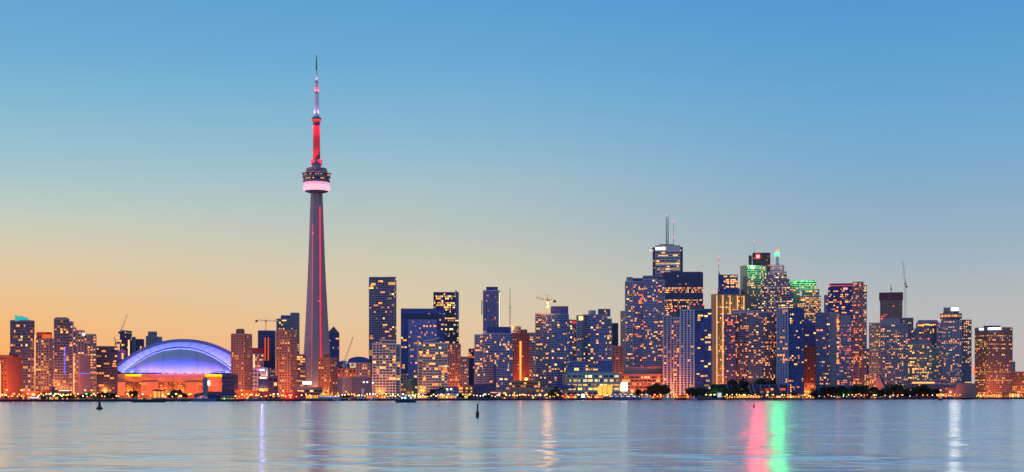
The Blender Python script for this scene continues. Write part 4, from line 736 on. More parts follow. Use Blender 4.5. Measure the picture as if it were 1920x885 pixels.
for k in range(12):                                    # floodlights round the foot of the dome
    f = -0.93 + 1.86 * k / 11
    if abs(f) < .06 or (.30 < f < .36): continue
    x = f * 98 * m; yy = -18 - 62 * m * math.sqrt(max(0, 1 - f * f)) - 11
    b = MB(); b.box(x - 1.2, x + 1.2, yy - .8, yy + .8, zf(701), zf(701) + 1.2); b.build('floodlight', M_DARK, t)
    lamp(t, (x, yy + .4, zf(701) + 2.2), (.09, .12, 1), 18000, .5, 130, (x * .9, yy + 34, zf(664)))
    if k % 2: lamp(t, (x * 1.05, yy - 16, zf(701) + 3), (.06, .075, 1), 56000, .5, 110, (x * .8, yy + 40, zf(655)))  # added lights without fixtures, spreading blue over the upper dome
for k in range(15):                                    # floodlights in the trough in front of the arch band
    q = math.sin(math.pi * ((k + .8) / 15.6 - .5)); x = xx(340) + 113 * m * q; z = zz(697) + (zz(648) - zz(697)) * (1 - abs(q) ** 2.1) - 2
    lamp(t, (x * 1.0, -34, z + 4), (.15, .145, 1), 40000, .4, 160, (x * 1.03, 0, z + 8))
# ------------------------------------------------------------------ cranes
def lattice(b, p, q, w_, step, r=.14):
    p, q = Vector(p), Vector(q); d = (q - p); L = d.length; d.normalize(); u = Vector((0, 1, 0)); v = d.cross(u).normalized()
    cs = [(u * a + v * c) * w_ / 2 for a, c in ((-1, -1), (1, -1), (1, 1), (-1, 1))]
    for c in cs: b.tube(p + c, q + c, r, r, 4)
    k, n = 0, max(2, int(L / step))
    for k in range(n):
        for j in range(4):
            b.tube(p + d * (L * k / n) + cs[j], p + d * (L * (k + 1) / n) + cs[(j + 1) % 4], r * .7, r * .7, 3)
def crane(name, label, px, D, ybase, ytop, jib, counter=None, lampc=None, material=None, wm=1.8, base_z=None):
    """jib / counter: (px, y) of the far end; ybase None puts the mast on the ground"""
    z0 = GZ if ybase is None else zat(ybase, D); t = thing(name, label, 'crane', px, D, z0); m = mpp(px, D); material = material or M_CRANE
    zt = zat(ytop, D) - z0; P = lambda a, y: ((a - px) * m, 0, zat(y, D) - z0)
    b = MB(); lattice(b, (0, 0, 0), (0, 0, zt), wm, wm * 1.4, .2); b.build('mast', material, t)
    b = MB(); lattice(b, (0, 0, zt), P(*jib), wm * .8, wm * 1.6, .18); b.build('jib', material, t)
    b = MB(); b.box(-1.3, 1.3, -1.6, 1.4, zt - 2.6, zt); b.build('cab', material, t)
    if counter:
        b = MB(); lattice(b, (0, 0, zt), P(*counter), wm * .8, wm * 1.6, .18); b.build('counter_jib', material, t)
        c = P(*counter); b = MB(); b.box(c[0] - 2, c[0] + 2, -1.5, 1.5, c[2] - 3, c[2]); b.build('counterweight', M_DARK, t)
    ap = (0, 0, zt + 6 * wm / 1.8); b = MB(); b.tube((0, 0, zt), ap, .5, .2); b.tube(ap, P(*jib), .1)
    if counter: b.tube(ap, P(*counter), .1)
    b.build('apex_and_stays', material, t)
    if lampc:
        b = MB(); b.lathe([(.2, zt - 5), (1.5, zt - 4), (1.5, zt - 3), (.2, zt - 2)], 8, 0, -2.5); b.build('work_lamp', BEACON['o'], t)
    return t
crane('luffing_crane', 'tan luffing crane leaning right above the unfinished dark tower', 228, 2390, 621, 619.5, (239, 588), (224, 622))
crane('luffing_crane', 'small dark crane with folded jib left of the unfinished dark tower', 217, 2320, 658, 643, (214, 632), (222, 641), material=M_DARK)
crane('hammerhead_crane', 'brown hammerhead crane with level jib over the red lit shafts', 498.5, 2455, 620, 601, (532, 602), (481, 600.5))
crane('luffing_crane', 'pale slender luffing crane standing by the grey hall wall', 644, 2080, None, 684, (662, 632), (639, 687), material=WL['cream'])
cr = crane('roof_crane', 'orange lit crane with tilted jib on the tall curved blue condo', 1027, 2050, 588, 563, (1005, 557.6), (1040, 563), True, mat('red_crane_paint', (.6, .22, .14), .6), 2.4)
lamp(cr, (-.5, -3.6, zat(573, 2050) - zat(588, 2050)), (1, .42, .12), 30000, .8)
crane('luffing_crane', 'tallest luffing crane with steep jib beside the reddish frame tower', 1697.5, 2790, 597, 531, (1692.4, 489.5), (1699.5, 536), material=mat('crane_pinkish', (.5, .3, .28), .6), wm=3.0)
crane('derrick', 'small dark derrick on top of the reddish frame tower', 1671, 2800, 549, 541, (1670, 533.5), None, material=M_DARK, wm=1.4)
t = thing('radio_mast', 'thin tapering radio mast with a lamp at its foot left of centre', 'mast', 956.3, 2110, zat(624, 2110)); m = mpp(956.3, 2110)
b = MB(); lattice(b, (0, 0, 0), (0, 0, (624 - 575) * 2110 / F), 2.0, 3.0, .25); b.tube((0, 0, (624 - 578) * 2110 / F), (0, 0, (624 - 540) * 2110 / F), .55, .25, 6); b.build('lattice_shaft', M_STEEL, t)
b = MB(); b.lathe([(.3, 4), (1.7, 5.2), (1.7, 6.4), (.3, 7.6)], 8, 0, -2.5); b.build('floodlight', BEACON['o'], t); lamp(t, (0, -5, 6), (1, .4, .1), 16000, .7)
t = thing('radar_dish_mast', 'cluster of pale satellite dishes beside the pale slender crane', 'dish mast', 650, 2200, GZ); m = mpp(650, 2200)
b = MB(); b.tube((0, 0, 0), (0, 0, zat(684, 2200) - GZ), .7, .5); b.tube((-5, 0, zat(686, 2200) - GZ), (10, 0, zat(686, 2200) - GZ), .35); b.build('mast', M_STEEL, t)
for dx, y, r in ((0, 680, 2.6), (9, 684, 2.4), (-4, 686, 1.8)):
    b = MB(); z = zat(y, 2200) - GZ; b.loft([[(dx + rr * math.cos(a * math.pi / 8), yy, z + rr * math.sin(a * math.pi / 8)) for a in range(16)] for rr, yy in ((r, -1.4), (r * .7, -.7), (r * .2, -.4))]); b.build('dish', M_WHITE, t)
# ------------------------------------------------------------------ trees
leafm = [mat('leaf_dark', (.035, .055, .03), .9, 0, .5, .6), mat('leaf_lit_green', (.06, .10, .03), .9, 0, .5, .6)]  # lighter leaves have lamplight on the lit trees put into their colour
barkm = mat('bark', (.06, .045, .035), .9)
def leaf_mesh(seed, lobes, n, squash=1.0, conic=False):
    rn = random.Random(seed); b = MB(); cl = []
    for k in range(lobes):
        f = k / max(1, lobes - 1); rad = (.42 * (1 - .75 * f) if conic else .34) * rn.uniform(.55, 1); a = rn.random() * 6.28
        cl.append((Vector((rad * math.cos(a), rad * math.sin(a), .28 + .62 * (f if conic else rn.random() ** .8))), rn.uniform(.13, .24) * (1 - .5 * f if conic else 1)))
    for k in range(n):
        c, r = rn.choice(cl); d = Vector((rn.gauss(0, 1), rn.gauss(0, 1), rn.gauss(0, 1) * squash)).normalized() * r * rn.uniform(.45, 1.1); p = c + d
        s = rn.uniform(.022, .05); u = Vector((rn.gauss(0, 1), rn.gauss(0, 1), rn.gauss(0, 1))).normalized(); v = u.orthogonal().normalized()
        b.face([tuple(p + u * s), tuple(p + v * s * .8), tuple(p - u * s), tuple(p - v * s * .8)])
    me = bpy.data.meshes.new('crown'); me.from_pydata(b.v, [], b.f); return me
def trunk_mesh(seed):
    rn = random.Random(seed); b = MB(); b.tube((0, 0, 0), (.01, 0, .45), .032, .02, 6)
    for k in range(5):
        a = rn.random() * 6.28; z = rn.uniform(.25, .45); b.tube((0, 0, z), (.22 * math.cos(a), .22 * math.sin(a), z + rn.uniform(.2, .35)), .014, .005, 4)
    me = bpy.data.meshes.new('trunk'); me.from_pydata(b.v, [], b.f); me.materials.append(barkm); return me
CR = []
for i in range(5):
    for j in (0, 1):
        me = leaf_mesh(40 + i, 13 + i, 2600, .9, i == 4); me.materials.append(leafm[j]); CR.append(me)
TK = [trunk_mesh(i) for i in range(3)]
trn = random.Random(77)
def tree(px, ytop, dx, label, green=0, shape=None, group='trees along the waterfront', wide=1.0, name='shore_tree', cat='tree'):
    D = shore(px) + dx; h = zat(ytop, D) - GZ; t = thing(name, label, cat, px, D, GZ, group); t.rotation_euler[2] += trn.random() * 6.28
    t.scale = (h * 1.35 * wide, h * 1.35 * wide, h * 1.06); k = trn.randrange(4) if shape is None else shape
    c = bpy.data.objects.new('crown', CR[2 * k + green]); COL.objects.link(c); c.parent = t
    s = bpy.data.objects.new('trunk', TK[trn.randrange(3)]); COL.objects.link(s); s.parent = t
    return t
for a in [
 (13, 742.5, 14, 'dark bush at the far left edge below the brick slab'), (78, 738, 16, 'dark tree before the long low red shop building'),
 (122, 736, 20, 'dark tree right of the round roofed pavilion'), (133, 738, 14, 'green lit small tree right of the round pavilion', 1), (142, 741, 12, 'small dark tree under the blank pink end wall'),
 (154, 739, 22, 'pale green tree left of the teal park lamp', 1), (165, 737, 24, 'green tree right beside the teal park lamp', 1), (177, 740, 20, 'yellow green tree lit by an amber park lamp', 1), (190, 736, 20, 'dark tree below the dark blue apartment block'),
 (204, 736, 16, 'dark tree at the left foot of the stadium', 0, None, 'trees along the waterfront', 1.2), (215, 737, 16, 'second dark tree at the left foot of the stadium, nearer the boat', 0, None, 'trees along the waterfront', 1.1),
 (250, 734, 14, 'dark tree behind the long low moored boat'), (322, 735, 16, 'dark tree left of the stadium centre tree'), (332, 732, 18, 'tallest dark tree before the stadium front', 0, 3), (346, 738, 14, 'small dark tree left of the docked motor yacht'),
 (650, 738, 18, 'dark tree cluster under the grey hall wall', 0, 2, 'trees along the waterfront', 1.6), (800, 738, 12, 'small dark tree among the quay awnings'), (863, 740, 10, 'flat dark green tree right of the white canopy row', 1, None, 'trees along the waterfront', 1.9),
 (879, 739, 14, 'green lit tree just left of the windowless blue box', 1), (915, 738, 9, 'green lit tree in front of the windowless blue box', 1), (944, 739, 10, 'green lit tree at the left end of the pink arcade', 1),
 (1034, 731, 14, 'golden lit conical tree left of the waterfront office', 1, 4, 'trees along the waterfront', .9), (1043, 726, 30, 'dark narrow tree behind the golden conical tree', 0, 4, 'trees along the waterfront', .8), (1066, 740, 12, 'small tree at the left corner of the waterfront office', 1),
 (1110, 741, 10, 'small tree at the middle of the waterfront office', 1), (1176, 738, 30, 'green tree above the white cruise boat', 1, None, 'trees along the waterfront', 1.4), (1196, 731, 30, 'dark tree left before the parking decks', 0), (1213, 734, 34, 'dark low tree in the middle of the parking decks', 0, None, 'trees along the waterfront', 1.3),
 (1228, 723, 34, 'large dark tree at the right end of the parking decks', 0, 1), (1241, 720, 30, 'tall dark tree touching the left ribbed tower', 0, 2),
 (1268, 740, 24, 'reddish lit tree behind the cream moored boat', 0), (1292, 729, 18, 'dark tree below the gap between the two ribbed towers', 0), (1306, 728, 20, 'dark broad tree under the plain deep blue wing', 0, 3, 'trees along the waterfront', 1.3), (1322, 731, 18, 'dark tree under the right edge of the deep blue wing', 0, None, 'trees along the waterfront', 1.2),
 (1346, 723, 40, 'dark tree below the golden bank tower', 0), (1366, 728, 30, 'dark round tree left on the terraced base', 0, None, 'trees along the waterfront', 1.3), (1385, 711, 120, 'tall dark tree above the terraced base, left', 0, 1, 'trees along the waterfront', .9), (1424, 712, 120, 'tall dark tree above the terraced base, middle', 0, 2, 'trees along the waterfront', .9), (1450, 714, 120, 'tall dark tree above the terraced base, right', 0, 0, 'trees along the waterfront', .9),
 (1378, 737, 14, 'orange lit tree below the left terraces', 1, None, 'trees along the waterfront', 1.2), (1401, 736, 16, 'orange lit tree below the middle terraces', 1, None, 'trees along the waterfront', 1.3), (1421, 737, 14, 'orange lit tree right of the middle terraces', 1, None, 'trees along the waterfront', 1.2), (1447, 737, 14, 'orange lit tree below the right terraces', 1, None, 'trees along the waterfront', 1.2), (1466, 736, 16, 'orange lit tree at the foot of the white corner pier', 1, None, 'trees along the waterfront', 1.2), (1490, 737, 14, 'orange lit tree below the navy glass condo', 1, None, 'trees along the waterfront', 1.2),
 (1530, 730, 26, 'dark tree right of the blazing restaurant', 0, 1, 'trees along the waterfront', 1.2), (1543, 726, 30, 'large dark tree below the left of the blank pier tower', 0, 2), (1556, 728, 26, 'dark tree behind the red park lamp', 0, 0, 'trees along the waterfront', 1.2), (1572, 726, 28, 'dark tree right of the blank concrete pier', 0, 3, 'trees along the waterfront', 1.2), (1585, 725, 32, 'large dark tree behind the two green park lamps', 0, 1, 'trees along the waterfront', 1.1),
 (1600, 724, 28, 'largest dark tree below the indigo tower', 0, 2, 'trees along the waterfront', 1.2), (1615, 724, 30, 'dark tree below the pink corner piers', 0, 3), (1630, 728, 28, 'dark tree below the gap right of the indigo tower', 0, 0, 'trees along the waterfront', 1.2), (1648, 730, 30, 'dark tree before the slanted buttress', 1, 1, 'trees along the waterfront', 1.2), (1662, 727, 32, 'greenish tree right of the slanted buttress', 1, 2, 'trees along the waterfront', 1.2),
 (1678, 723, 30, 'tall dark tree left of the terminal window strip', 0, 3, 'trees along the waterfront', 1.1), (1692, 728, 26, 'dark tree behind the pair of red park lamps', 0, 0, 'trees along the waterfront', 1.3), (1708, 727, 28, 'dark tree below the left end of the terminal window strip', 0, 1, 'trees along the waterfront', 1.2), (1722, 723, 30, 'tall dark tree below the middle of the terminal window strip', 0, 2, 'trees along the waterfront', 1.1), (1737, 728, 24, 'dark tree below the right end of the terminal window strip', 0, 3, 'trees along the waterfront', 1.2), (1751, 731, 26, 'last dark park tree left of the red snack kiosk', 0, 0, 'trees along the waterfront', 1.2),
 (1806, 737, 40, 'dark rounded tree before the slanted pale terminal wall', 0, None, 'trees along the waterfront', 1.3)]: tree(*a)
# ------------------------------------------------------------------ street lamps: one built, the rest copied
SOD = (1, .20, .028)
def make_lamp(h=9):
    t = bpy.data.objects.new('street_lamp', None); COL.objects.link(t)
    b = MB(); b.tube((0, 0, 0), (0, 0, h), .16, .09, 6); b.build('post', M_DARK, t)
    b = MB(); b.lathe([(.15, h - .4), (.75, h), (.75, h + .5), (.15, h + .9)], 8); b.build('lamp_head', em('sodium', (1, .30, .05), 7, False, False), t); return t
proto = make_lamp(); head_ = [c for c in proto.children if c.name.startswith('lamp_head')][0]; HEAD = {'o': head_.data}
for k, c, s in (('r', (1, .08, .03), 9), ('w', (1, .8, .55), 8), ('g', (.25, 1, .3), 7), ('y', (1, .75, .2), 8), ('t', (.1, 1, .6), 5)):
    me = head_.data.copy(); me.materials[0] = em('lamp_' + k, c, s * .8, False, False); HEAD[k] = me
first = [True]
def street_lamp(px, D, label, power=0, c='o', h=1.0, flood=False, group='lit street lamps along the waterfront', lc=None, z=8.5):
    if first[0]: t = proto; first[0] = False
    else:
        t = proto.copy(); COL.objects.link(t)
        for ch in proto.children:
            if ch.type != 'MESH': continue
            q = ch.copy(); COL.objects.link(q); q.parent = t
    for ch in t.children:
        if ch.name.startswith('lamp_head'): ch.data = HEAD[c]; ch.scale.z = 1 / h; ch.location.z = 9 - 9 / h
    t.location = (xat(px, D), D, GZ); t.scale = (1, 1, h); tag(t, label, 'street lamp', group)
    if power: lamp(t, (0, 1.2 if flood else -3.5, z * (1.15 if flood else .9)), lc or {'o': SOD, 'r': (1, .08, .02), 'w': (1, .7, .4), 'g': (.2, 1, .2), 'y': (1, .6, .12), 't': (.1, 1, .5)}[c], power, .35, 170 if flood else None, (0, 40, 34) if flood else None, .9)
    return t
def foot(key, frac, dist, power, phrase, c='o', h=1.0, x=None):
    t, D, m, cx = BLD[key]; v = [o for o in t.children if o.name.startswith('facade_frame')][0]
    xs = [c_[0] for c_ in v.bound_box]; w0 = cx + min(xs) / m; w1 = cx + max(xs) / m; px = w0 + (w1 - w0) * frac if x is None else x
    street_lamp(px, D - dist, phrase, power, c, h, True)
K = 2500
for a in [
 ('brickslab', .5, 30, 34 * K, 'orange street lamp before the low red brick slab'), ('brickslab', 0, 26, 26 * K, 'orange street lamp at the right corner of the red brick slab', 'o', 1, 40),
 ('tealtop', .5, 40, 42 * K, 'orange street lamp below the teal crowned tower'), ('orangetop', .5, 44, 50 * K, 'orange street lamp below the tower with the orange rooftop box'),
 ('bluestrip', .6, 42, 45 * K, 'orange street lamp below the tower with the blue light line'), ('yellowtop', .5, 60, 40 * K, 'orange street lamp below the yellow green lit roof'),
 ('blankend', .7, 28, 22 * K, 'orange street lamp before the blank pink end wall'), ('leftblock', .4, 36, 42 * K, 'orange street lamp left of the stadium foot'),
 ('brownslab', .4, 36, 34 * K, 'orange street lamp at the foot of the brown tower right of the dome'), ('redcrown', .5, 40, 30 * K, 'orange street lamp below the dark red crown block'),
 ('brownfront', .35, 34, 42 * K, 'orange street lamp at the foot of the brown tower left of the needle'), ('balconyblock', .5, 40, 20 * K, 'orange street lamp below the stacked bright balconies'),
 ('brownneedle', .5, 34, 34 * K, 'orange street lamp at the foot of the brown tower before the needle'), ('bluehall', .4, 30, 30 * K, 'orange street lamp before the orange arcade'), ('greywall', .6, 36, 9 * K, 'orange street lamp in front of the grey hall wall'),
 ('swoopleft', .3, 30, 20 * K, 'orange street lamp under the left white gridded tower'), ('swoopright', .7, 30, 14 * K, 'orange street lamp under the right white gridded tower'), ('brownwing', .5, 34, 30 * K, 'orange street lamp below the reddish brown wing'),
 ('greysmall', .5, 40, 34 * K, 'orange street lamp below the small grey block'), ('curvedblue', .3, 34, 10 * K, 'orange street lamp under the curved blue condo'), ('redstrip', .6, 30, 26 * K, 'orange street lamp below the red strip tower'),
 ('greyrear', .5, 40, 26 * K, 'orange street lamp below the grey lit floor block'), ('cranecurve', .2, 34, 14 * K, 'orange street lamp below the condo with the crane'), ('pinkarch', .5, 36, 30 * K, 'orange street lamp below the pink arched tower'),
 ('deckpodium', .25, 34, 15 * K, 'orange street lamp left before the parking decks'), ('deckpodium', .65, 34, 9 * K, 'red orange street lamp between the parking deck trees', 'r'), ('pierleft', .3, 30, 16 * K, 'orange street lamp under the left ribbed tower'), ('pierleft', .9, 26, 16 * K, 'orange street lamp between the ribbed towers'),
 ('pierright', .4, 30, 14 * K, 'orange street lamp under the right ribbed tower'), ('goldfins', .3, 46, 44 * K, 'orange street lamp below the golden bank tower'), ('goldfins', .85, 40, 34 * K, 'orange street lamp right below the golden bank tower'), ('widebow', .2, 40, 26 * K, 'orange street lamp on the left of the terraced base'),
 ('widebow', .7, 40, 14 * K, 'orange street lamp on the right of the terraced base'), ('redoffice', .5, 30, 12 * K, 'orange street lamp before the square red office block'), ('litlodge', .5, 16, 14 * K, 'orange street lamp at the blazing restaurant'),
 ('redparapet', .35, 40, 48 * K, 'orange street lamp left below the indigo tower'), ('redparapet', .9, 36, 40 * K, 'orange street lamp right below the indigo tower'), ('gapblock', .5, 40, 30 * K, 'orange street lamp in the gap right of the indigo tower'), ('greyharbour', .15, 30, 20 * K, 'bright orange street lamp at the slanted buttress'),
 ('terminal', .3, 30, 8 * K, 'orange street lamp left before the long terminal'), ('terminal', .92, 34, 9 * K, 'orange street lamp before the slanted pale terminal wall'), ('brownoffice', .25, 36, 52 * K, 'orange street lamp left below the brown office tower'), ('brownoffice', .8, 36, 46 * K, 'orange street lamp right below the brown office tower'), ('rightbrown', .3, 36, 36 * K, 'orange street lamp at the right edge of the view'),
 ('whitebox', .4, 40, 20 * K, 'orange street lamp before the violet signed building'), ('darkloft', .5, 24, 12 * K, 'orange street lamp before the dark glass loft'), ('citylow', .3, 22, 14 * K, 'orange street lamp before the low brick warehouse'), ('longred', .4, 16, 12 * K, 'orange street lamp before the long low red shops')]:
    foot(*a)
for px, dx, label, p, c in [(24, 10, 'pinkish lamp on the quay at the far left edge', 2, 'r'), (52, 10, 'orange quay lamp left of the violet shopfront', 3, 'o'), (63, 8, 'orange quay lamp right of the violet shopfront', 2, 'o'), (87, 9, 'orange quay lamp left of the white shopfront', 2, 'o'), (104, 8, 'amber quay lamp at the round pavilion', 3, 'y'), (146, 12, 'orange lamp cluster right of the small green tree', 6, 'o'), (162, 10, 'teal park lamp in the green lit trees', 4, 't'), (176, 9, 'amber park lamp among the left lawn trees', 4, 'y'), (239, 10, 'amber lamp behind the stern of the long boat', 3, 'y'), (316, 7, 'yellow green quay lamp in front of the stadium', 3, 'g'), (330, 7, 'pale yellow quay lamp in front of the stadium', 2, 'y'), (357, 14, 'orange lamp behind the docked motor yacht bow', 4, 'o'), (461, 14, 'red orange lamp left of the arched red pavilion', 5, 'r'), (486, 12, 'red quay lamp behind the small grey yacht', 3, 'r'), (513, 10, 'amber quay lamp left of the red pavilion', 3, 'y'), (521, 9, 'white quay lamp left of the red pavilion', 2, 'w'),
                        (664, 24, 'orange lamp post before the grey hall wall right part', 10, 'o'), (663, 14, 'lower red lamp before the grey hall wall', 4, 'r'), (724, 12, 'white lamp left at the foot of the left white tower', 4, 'y'), (737, 12, 'white lamp right at the foot of the left white tower', 4, 'y'), (756, 10, 'amber quay lamp behind the dark ferry', 3, 'y'), (785, 9, 'yellow quay lamp left of the white canopy row', 4, 'y'), (828, 7, 'amber quay lamp under the white canopy row', 3, 'y'), (841, 6, 'bright yellow quay lamp under the white canopy row', 3, 'y'), (858, 6, 'yellow green quay lamp at the end of the canopy row', 3, 'g'), (868, 20, 'orange lamp above the flat green tree', 8, 'o'), (881, 8, 'yellow lamp in the tree left of the blue box', 3, 'y'), (908, 8, 'amber lamp in front of the blue box', 3, 'y'), (917, 7, 'green lamp in the tree before the blue box', 4, 'g'), (936, 6, 'white lamp at the right corner of the blue box', 3, 'w'), (948, 8, 'yellow lamp in the tree at the pink arcade', 3, 'y'), (963, 6, 'orange quay lamp at the left of the pink arcade', 3, 'o'), (979, 14, 'orange wall lamp above the pink arcade', 6, 'o'), (1012, 7, 'white quay lamp at the right of the pink arcade', 3, 'w'), (1025, 6, 'bright yellow quay lamp left of the golden tree', 4, 'y'), (1045, 9, 'orange quay lamp right of the golden tree', 4, 'o'), (1061, 9, 'red quay lamp left before the waterfront office', 2, 'r'), (1083, 7, 'orange quay lamp before the waterfront office', 3, 'o'), (1101, 6, 'orange quay lamp beside the blue kiosk', 3, 'o'), (1127, 7, 'orange quay lamp before the glowing hall', 4, 'o'),
                        (1204, 22, 'orange quay lamp behind the white harbour ferry', 6, 'o'), (1227, 18, 'red quay lamp right of the white harbour ferry', 6, 'r'), (1238, 16, 'orange quay lamp left of the cream boat', 5, 'o'), (1275, 10, 'orange quay lamp right of the cream boat', 6, 'o'), (1288, 9, 'red orange quay lamp behind the small white launch', 4, 'o'), (1324, 10, 'yellow lamp left among the dark trees below the blue wing', 4, 'y'), (1333, 10, 'orange lamp right among the dark trees below the blue wing', 4, 'y'), (1339, 26, 'green lamp at the foot of the golden tower', 16, 'g'), (1354, 60, 'red lamp on the terrace roof', 10, 'r'), (1363, 9, 'pale lamp beside the round dark hut', 3, 'y'), (1381, 9, 'amber lamp under the left orange lit tree', 5, 'y'), (1395, 8, 'white lamp under the middle orange lit tree', 5, 'w'), (1404, 10, 'amber lamp under the middle orange lit tree', 6, 'o'), (1416, 8, 'orange lamp right of the middle orange lit trees', 5, 'o'), (1438, 9, 'amber lamp left below the white corner pier', 5, 'y'), (1450, 8, 'amber lamp below the right terraces', 5, 'y'), (1467, 8, 'white lamp below the white corner pier', 5, 'w'), (1482, 9, 'orange lamp below the navy condo', 6, 'o'), (1497, 8, 'orange lamp right below the navy condo', 5, 'o'), (1510, 8, 'amber lamp at the left of the park', 4, 'y'),
                        (1553, 8, 'red park lamp before the dark park trees', 5, 'r'), (1582, 8, 'left of two green park lamps', 3, 'g'), (1591, 8, 'right of two green park lamps', 3, 'g'), (1598, 10, 'orange park lamp right of the green ones', 5, 'o'), (1605, 9, 'bright red orange park lamp below the indigo tower', 5, 'o'), (1626, 10, 'red park lamp at the gap', 4, 'r'), (1639, 9, 'amber park lamp before the slanted buttress', 6, 'y'), (1645, 40, 'bright white orange lamp at the buttress foot', 14, 'w'), (1675, 9, 'orange park lamp right of the greenish tree', 3, 'o'), (1684, 8, 'left of the pair of red park lamps', 6, 'r'), (1690.5, 8, 'right of the pair of red park lamps', 6, 'r'), (1731, 8, 'red orange lamp under the last park trees', 5, 'r'), (1757, 14, 'yellow lamp on the red snack kiosk', 3, 'y'), (1769, 9, 'orange lamp right of the red snack kiosk', 4, 'o'), (1790, 12, 'orange lamp left before the slanted terminal wall', 5, 'o'), (1793, 26, 'yellow lamp in the rounded tree', 4, 'y'), (1803, 10, 'amber lamp before the slanted terminal wall', 6, 'y'), (1812, 9, 'white lamp before the slanted terminal wall', 3, 'w'), (1834, 9, 'amber quay lamp below the brown office tower', 6, 'y'), (1844, 10, 'yellow quay lamp below the brown office tower', 5, 'y'), (1864, 8, 'orange quay lamp right below the brown office tower', 5, 'o'), (1888, 9, 'orange quay lamp left of the right edge', 5, 'o'), (1908, 11, 'bright yellow quay lamp at the right edge', 6, 'y')]:
    street_lamp(px, shore(px) + dx, label, p * (420 if c in 'gt' or (c == 'y' and 160 < px < 250) else 260), c, .55, True, z=8)
# small promenade lights, alike within each stretch
prn = random.Random(31)
sm = None; PL = {}
def promenade_lights(p0, p1, n, cols, where):
    global sm
    for k in range(n):
        px = p0 + (p1 - p0) * (k + prn.random() * .8) / n; D = shore(px) + prn.uniform(3, 16); c = prn.choice(cols)
        if sm is None:
            b = MB(); b.tube((0, 0, 0), (0, 0, 3.2), .08, .06, 5); sm = b; PL['post'] = b.build('post', M_DARK); PL['post'].name = 'post'; b = MB(); b.lathe([(.1, 3.1), (.5, 3.4), (.5, 3.8), (.1, 4.1)], 8)
            PL['me'] = b; t = bpy.data.objects.new('promenade_light', None); COL.objects.link(t); PL['post'].parent = t; g_ = b.build('globe', HEAD[c].materials[0], t); PL['globe'] = {c: g_.data}
        else:
            t = bpy.data.objects.new('promenade_light', None); COL.objects.link(t); q = PL['post'].copy(); COL.objects.link(q); q.parent = t
            if c not in PL['globe']: me = list(PL['globe'].values())[0].copy(); me.materials[0] = HEAD[c].materials[0]; PL['globe'][c] = me
            g_ = bpy.data.objects.new('globe', PL['globe'][c]); COL.objects.link(g_); g_.parent = t
        t.location = (xat(px, D), D, GZ); s = prn.uniform(.7, 1.5); t.scale = (1, 1, s); tag(t, 'small post light ' + where, 'promenade light', 'small lights ' + where)
for a in [(0, 60, 16, 'oorw', 'on the quay before the red brick slab'), (60, 135, 18, 'ooyw', 'on the quay before the long low red shops'), (140, 230, 10, 'ooy', 'on the lawn between brick slabs and stadium'), (235, 360, 12, 'oyo', 'on the quay before the stadium'), (440, 535, 18, 'oroy', 'on the quay before the violet signed building'), (555, 640, 12, 'oyo', 'on the quay by the yellow tents'), (640, 735, 20, 'owoy', 'at the marina poles'), (735, 885, 34, 'yoyw', 'along the white tower cafes'), (886, 1050, 30, 'yooyw', 'along the pink arcade'), (1050, 1165, 20, 'oory', 'before the waterfront office'), (1180, 1300, 26, 'ooro', 'behind the cream boat'), (1340, 1525, 30, 'yoyo', 'below the terraces'), (1530, 1755, 20, 'oyow', 'in the dark park'), (1758, 1830, 20, 'ooyw', 'before the slanted terminal wall'), (1830, 1920, 24, 'ooyr', 'below the brown office tower')]: promenade_lights(*a)
# slim white marina lamp posts
for px, y, label in ((682, 717, 'left one of the white marina lamp posts'), (688.6, 717, 'middle one of the white marina lamp posts'), (699, 718, 'right one of the white marina lamp posts')):
    D = shore(px) + 20; street_lamp(px, D, label, 900, 'w', (zat(y, D) - GZ) / 9, True, 'white marina lamp posts')
# ------------------------------------------------------------------ waterfront props
t = thing('pavilion', 'red lit arched boathouse with long dark roof', 'boathouse', 545, 1560); D = 1560; m = mpp(545, D); zz = lambda y: zat(y, D) - GZ; xx = lambda p: (p - 545) * m
archp = lambda y: [(xx(532), y, 0)] + [(xx(542.5) - 10.5 * m * math.cos(math.pi * k / 12), y, zz(744) + (zz(735) - zz(744)) * math.sin(math.pi * k / 12)) for k in range(13)] + [(xx(553), y, 0)]
b = MB(); b.loft([archp(0), archp(1)]); b.build('front_wall', WL['crimson'], t)
b = MB(); b.loft([[(xx(553.1), y, 0), (xx(553.1), y, zz(737)), (xx(556), y, zz(733.5)), (xx(566), y, zz(734.5)), (xx(584), y, zz(742)), (xx(584), y, 0)] for y in (1, 14)]); b.build('long_roof', WL['maroon'], t)
b = MB(); b.box(xx(541), xx(548), -.4, -.02, zz(742), zz(739.4)); b.build('sign', em('boathouse_sign', (1, .25, .1), 3, False, False), t)
for x, y in ((535.5, 743), (544.5, 744.6)): b = MB(); b.lathe([(.2, zz(y) - .9), (.9, zz(y)), (.2, zz(y) + .9)], 8, xx(x), -.9); b.build('wall_lamp', em('boathouse_lamp', (1, .2, .04), 7, False, False), t)
lamp(t, (xx(542), -9, 5), (1, .03, .01), 7000, .4, 150, (xx(542), 0, 4))
t = thing('restaurant_boat', 'white moored boat under four glowing yellow tent sails', 'boat', 616, 1553, .0); D = 1553; m = mpp(616, D); zz = lambda y: zat(y, D); xx = lambda p: (p - 616) * m
b = MB(); b.loft([[(xx(596), y * .5, .2), (xx(637), y * .5, .2), (xx(638.5), y, zz(744.6)), (xx(595), y, zz(744))] for y in (-4, 4)]); b.build('hull', mat('boat_white', (.65, .65, .72), .5), t)
b = MB(); b.box(xx(599), xx(634), -3.4, 3.4, zz(744.6), zz(742.8)); b.build('deckhouse', em('violet_white_deck', (.55, .5, 1), .9, False, False), t)
tent = em('tent_glow', (1, .45, .08), .95, False, False)
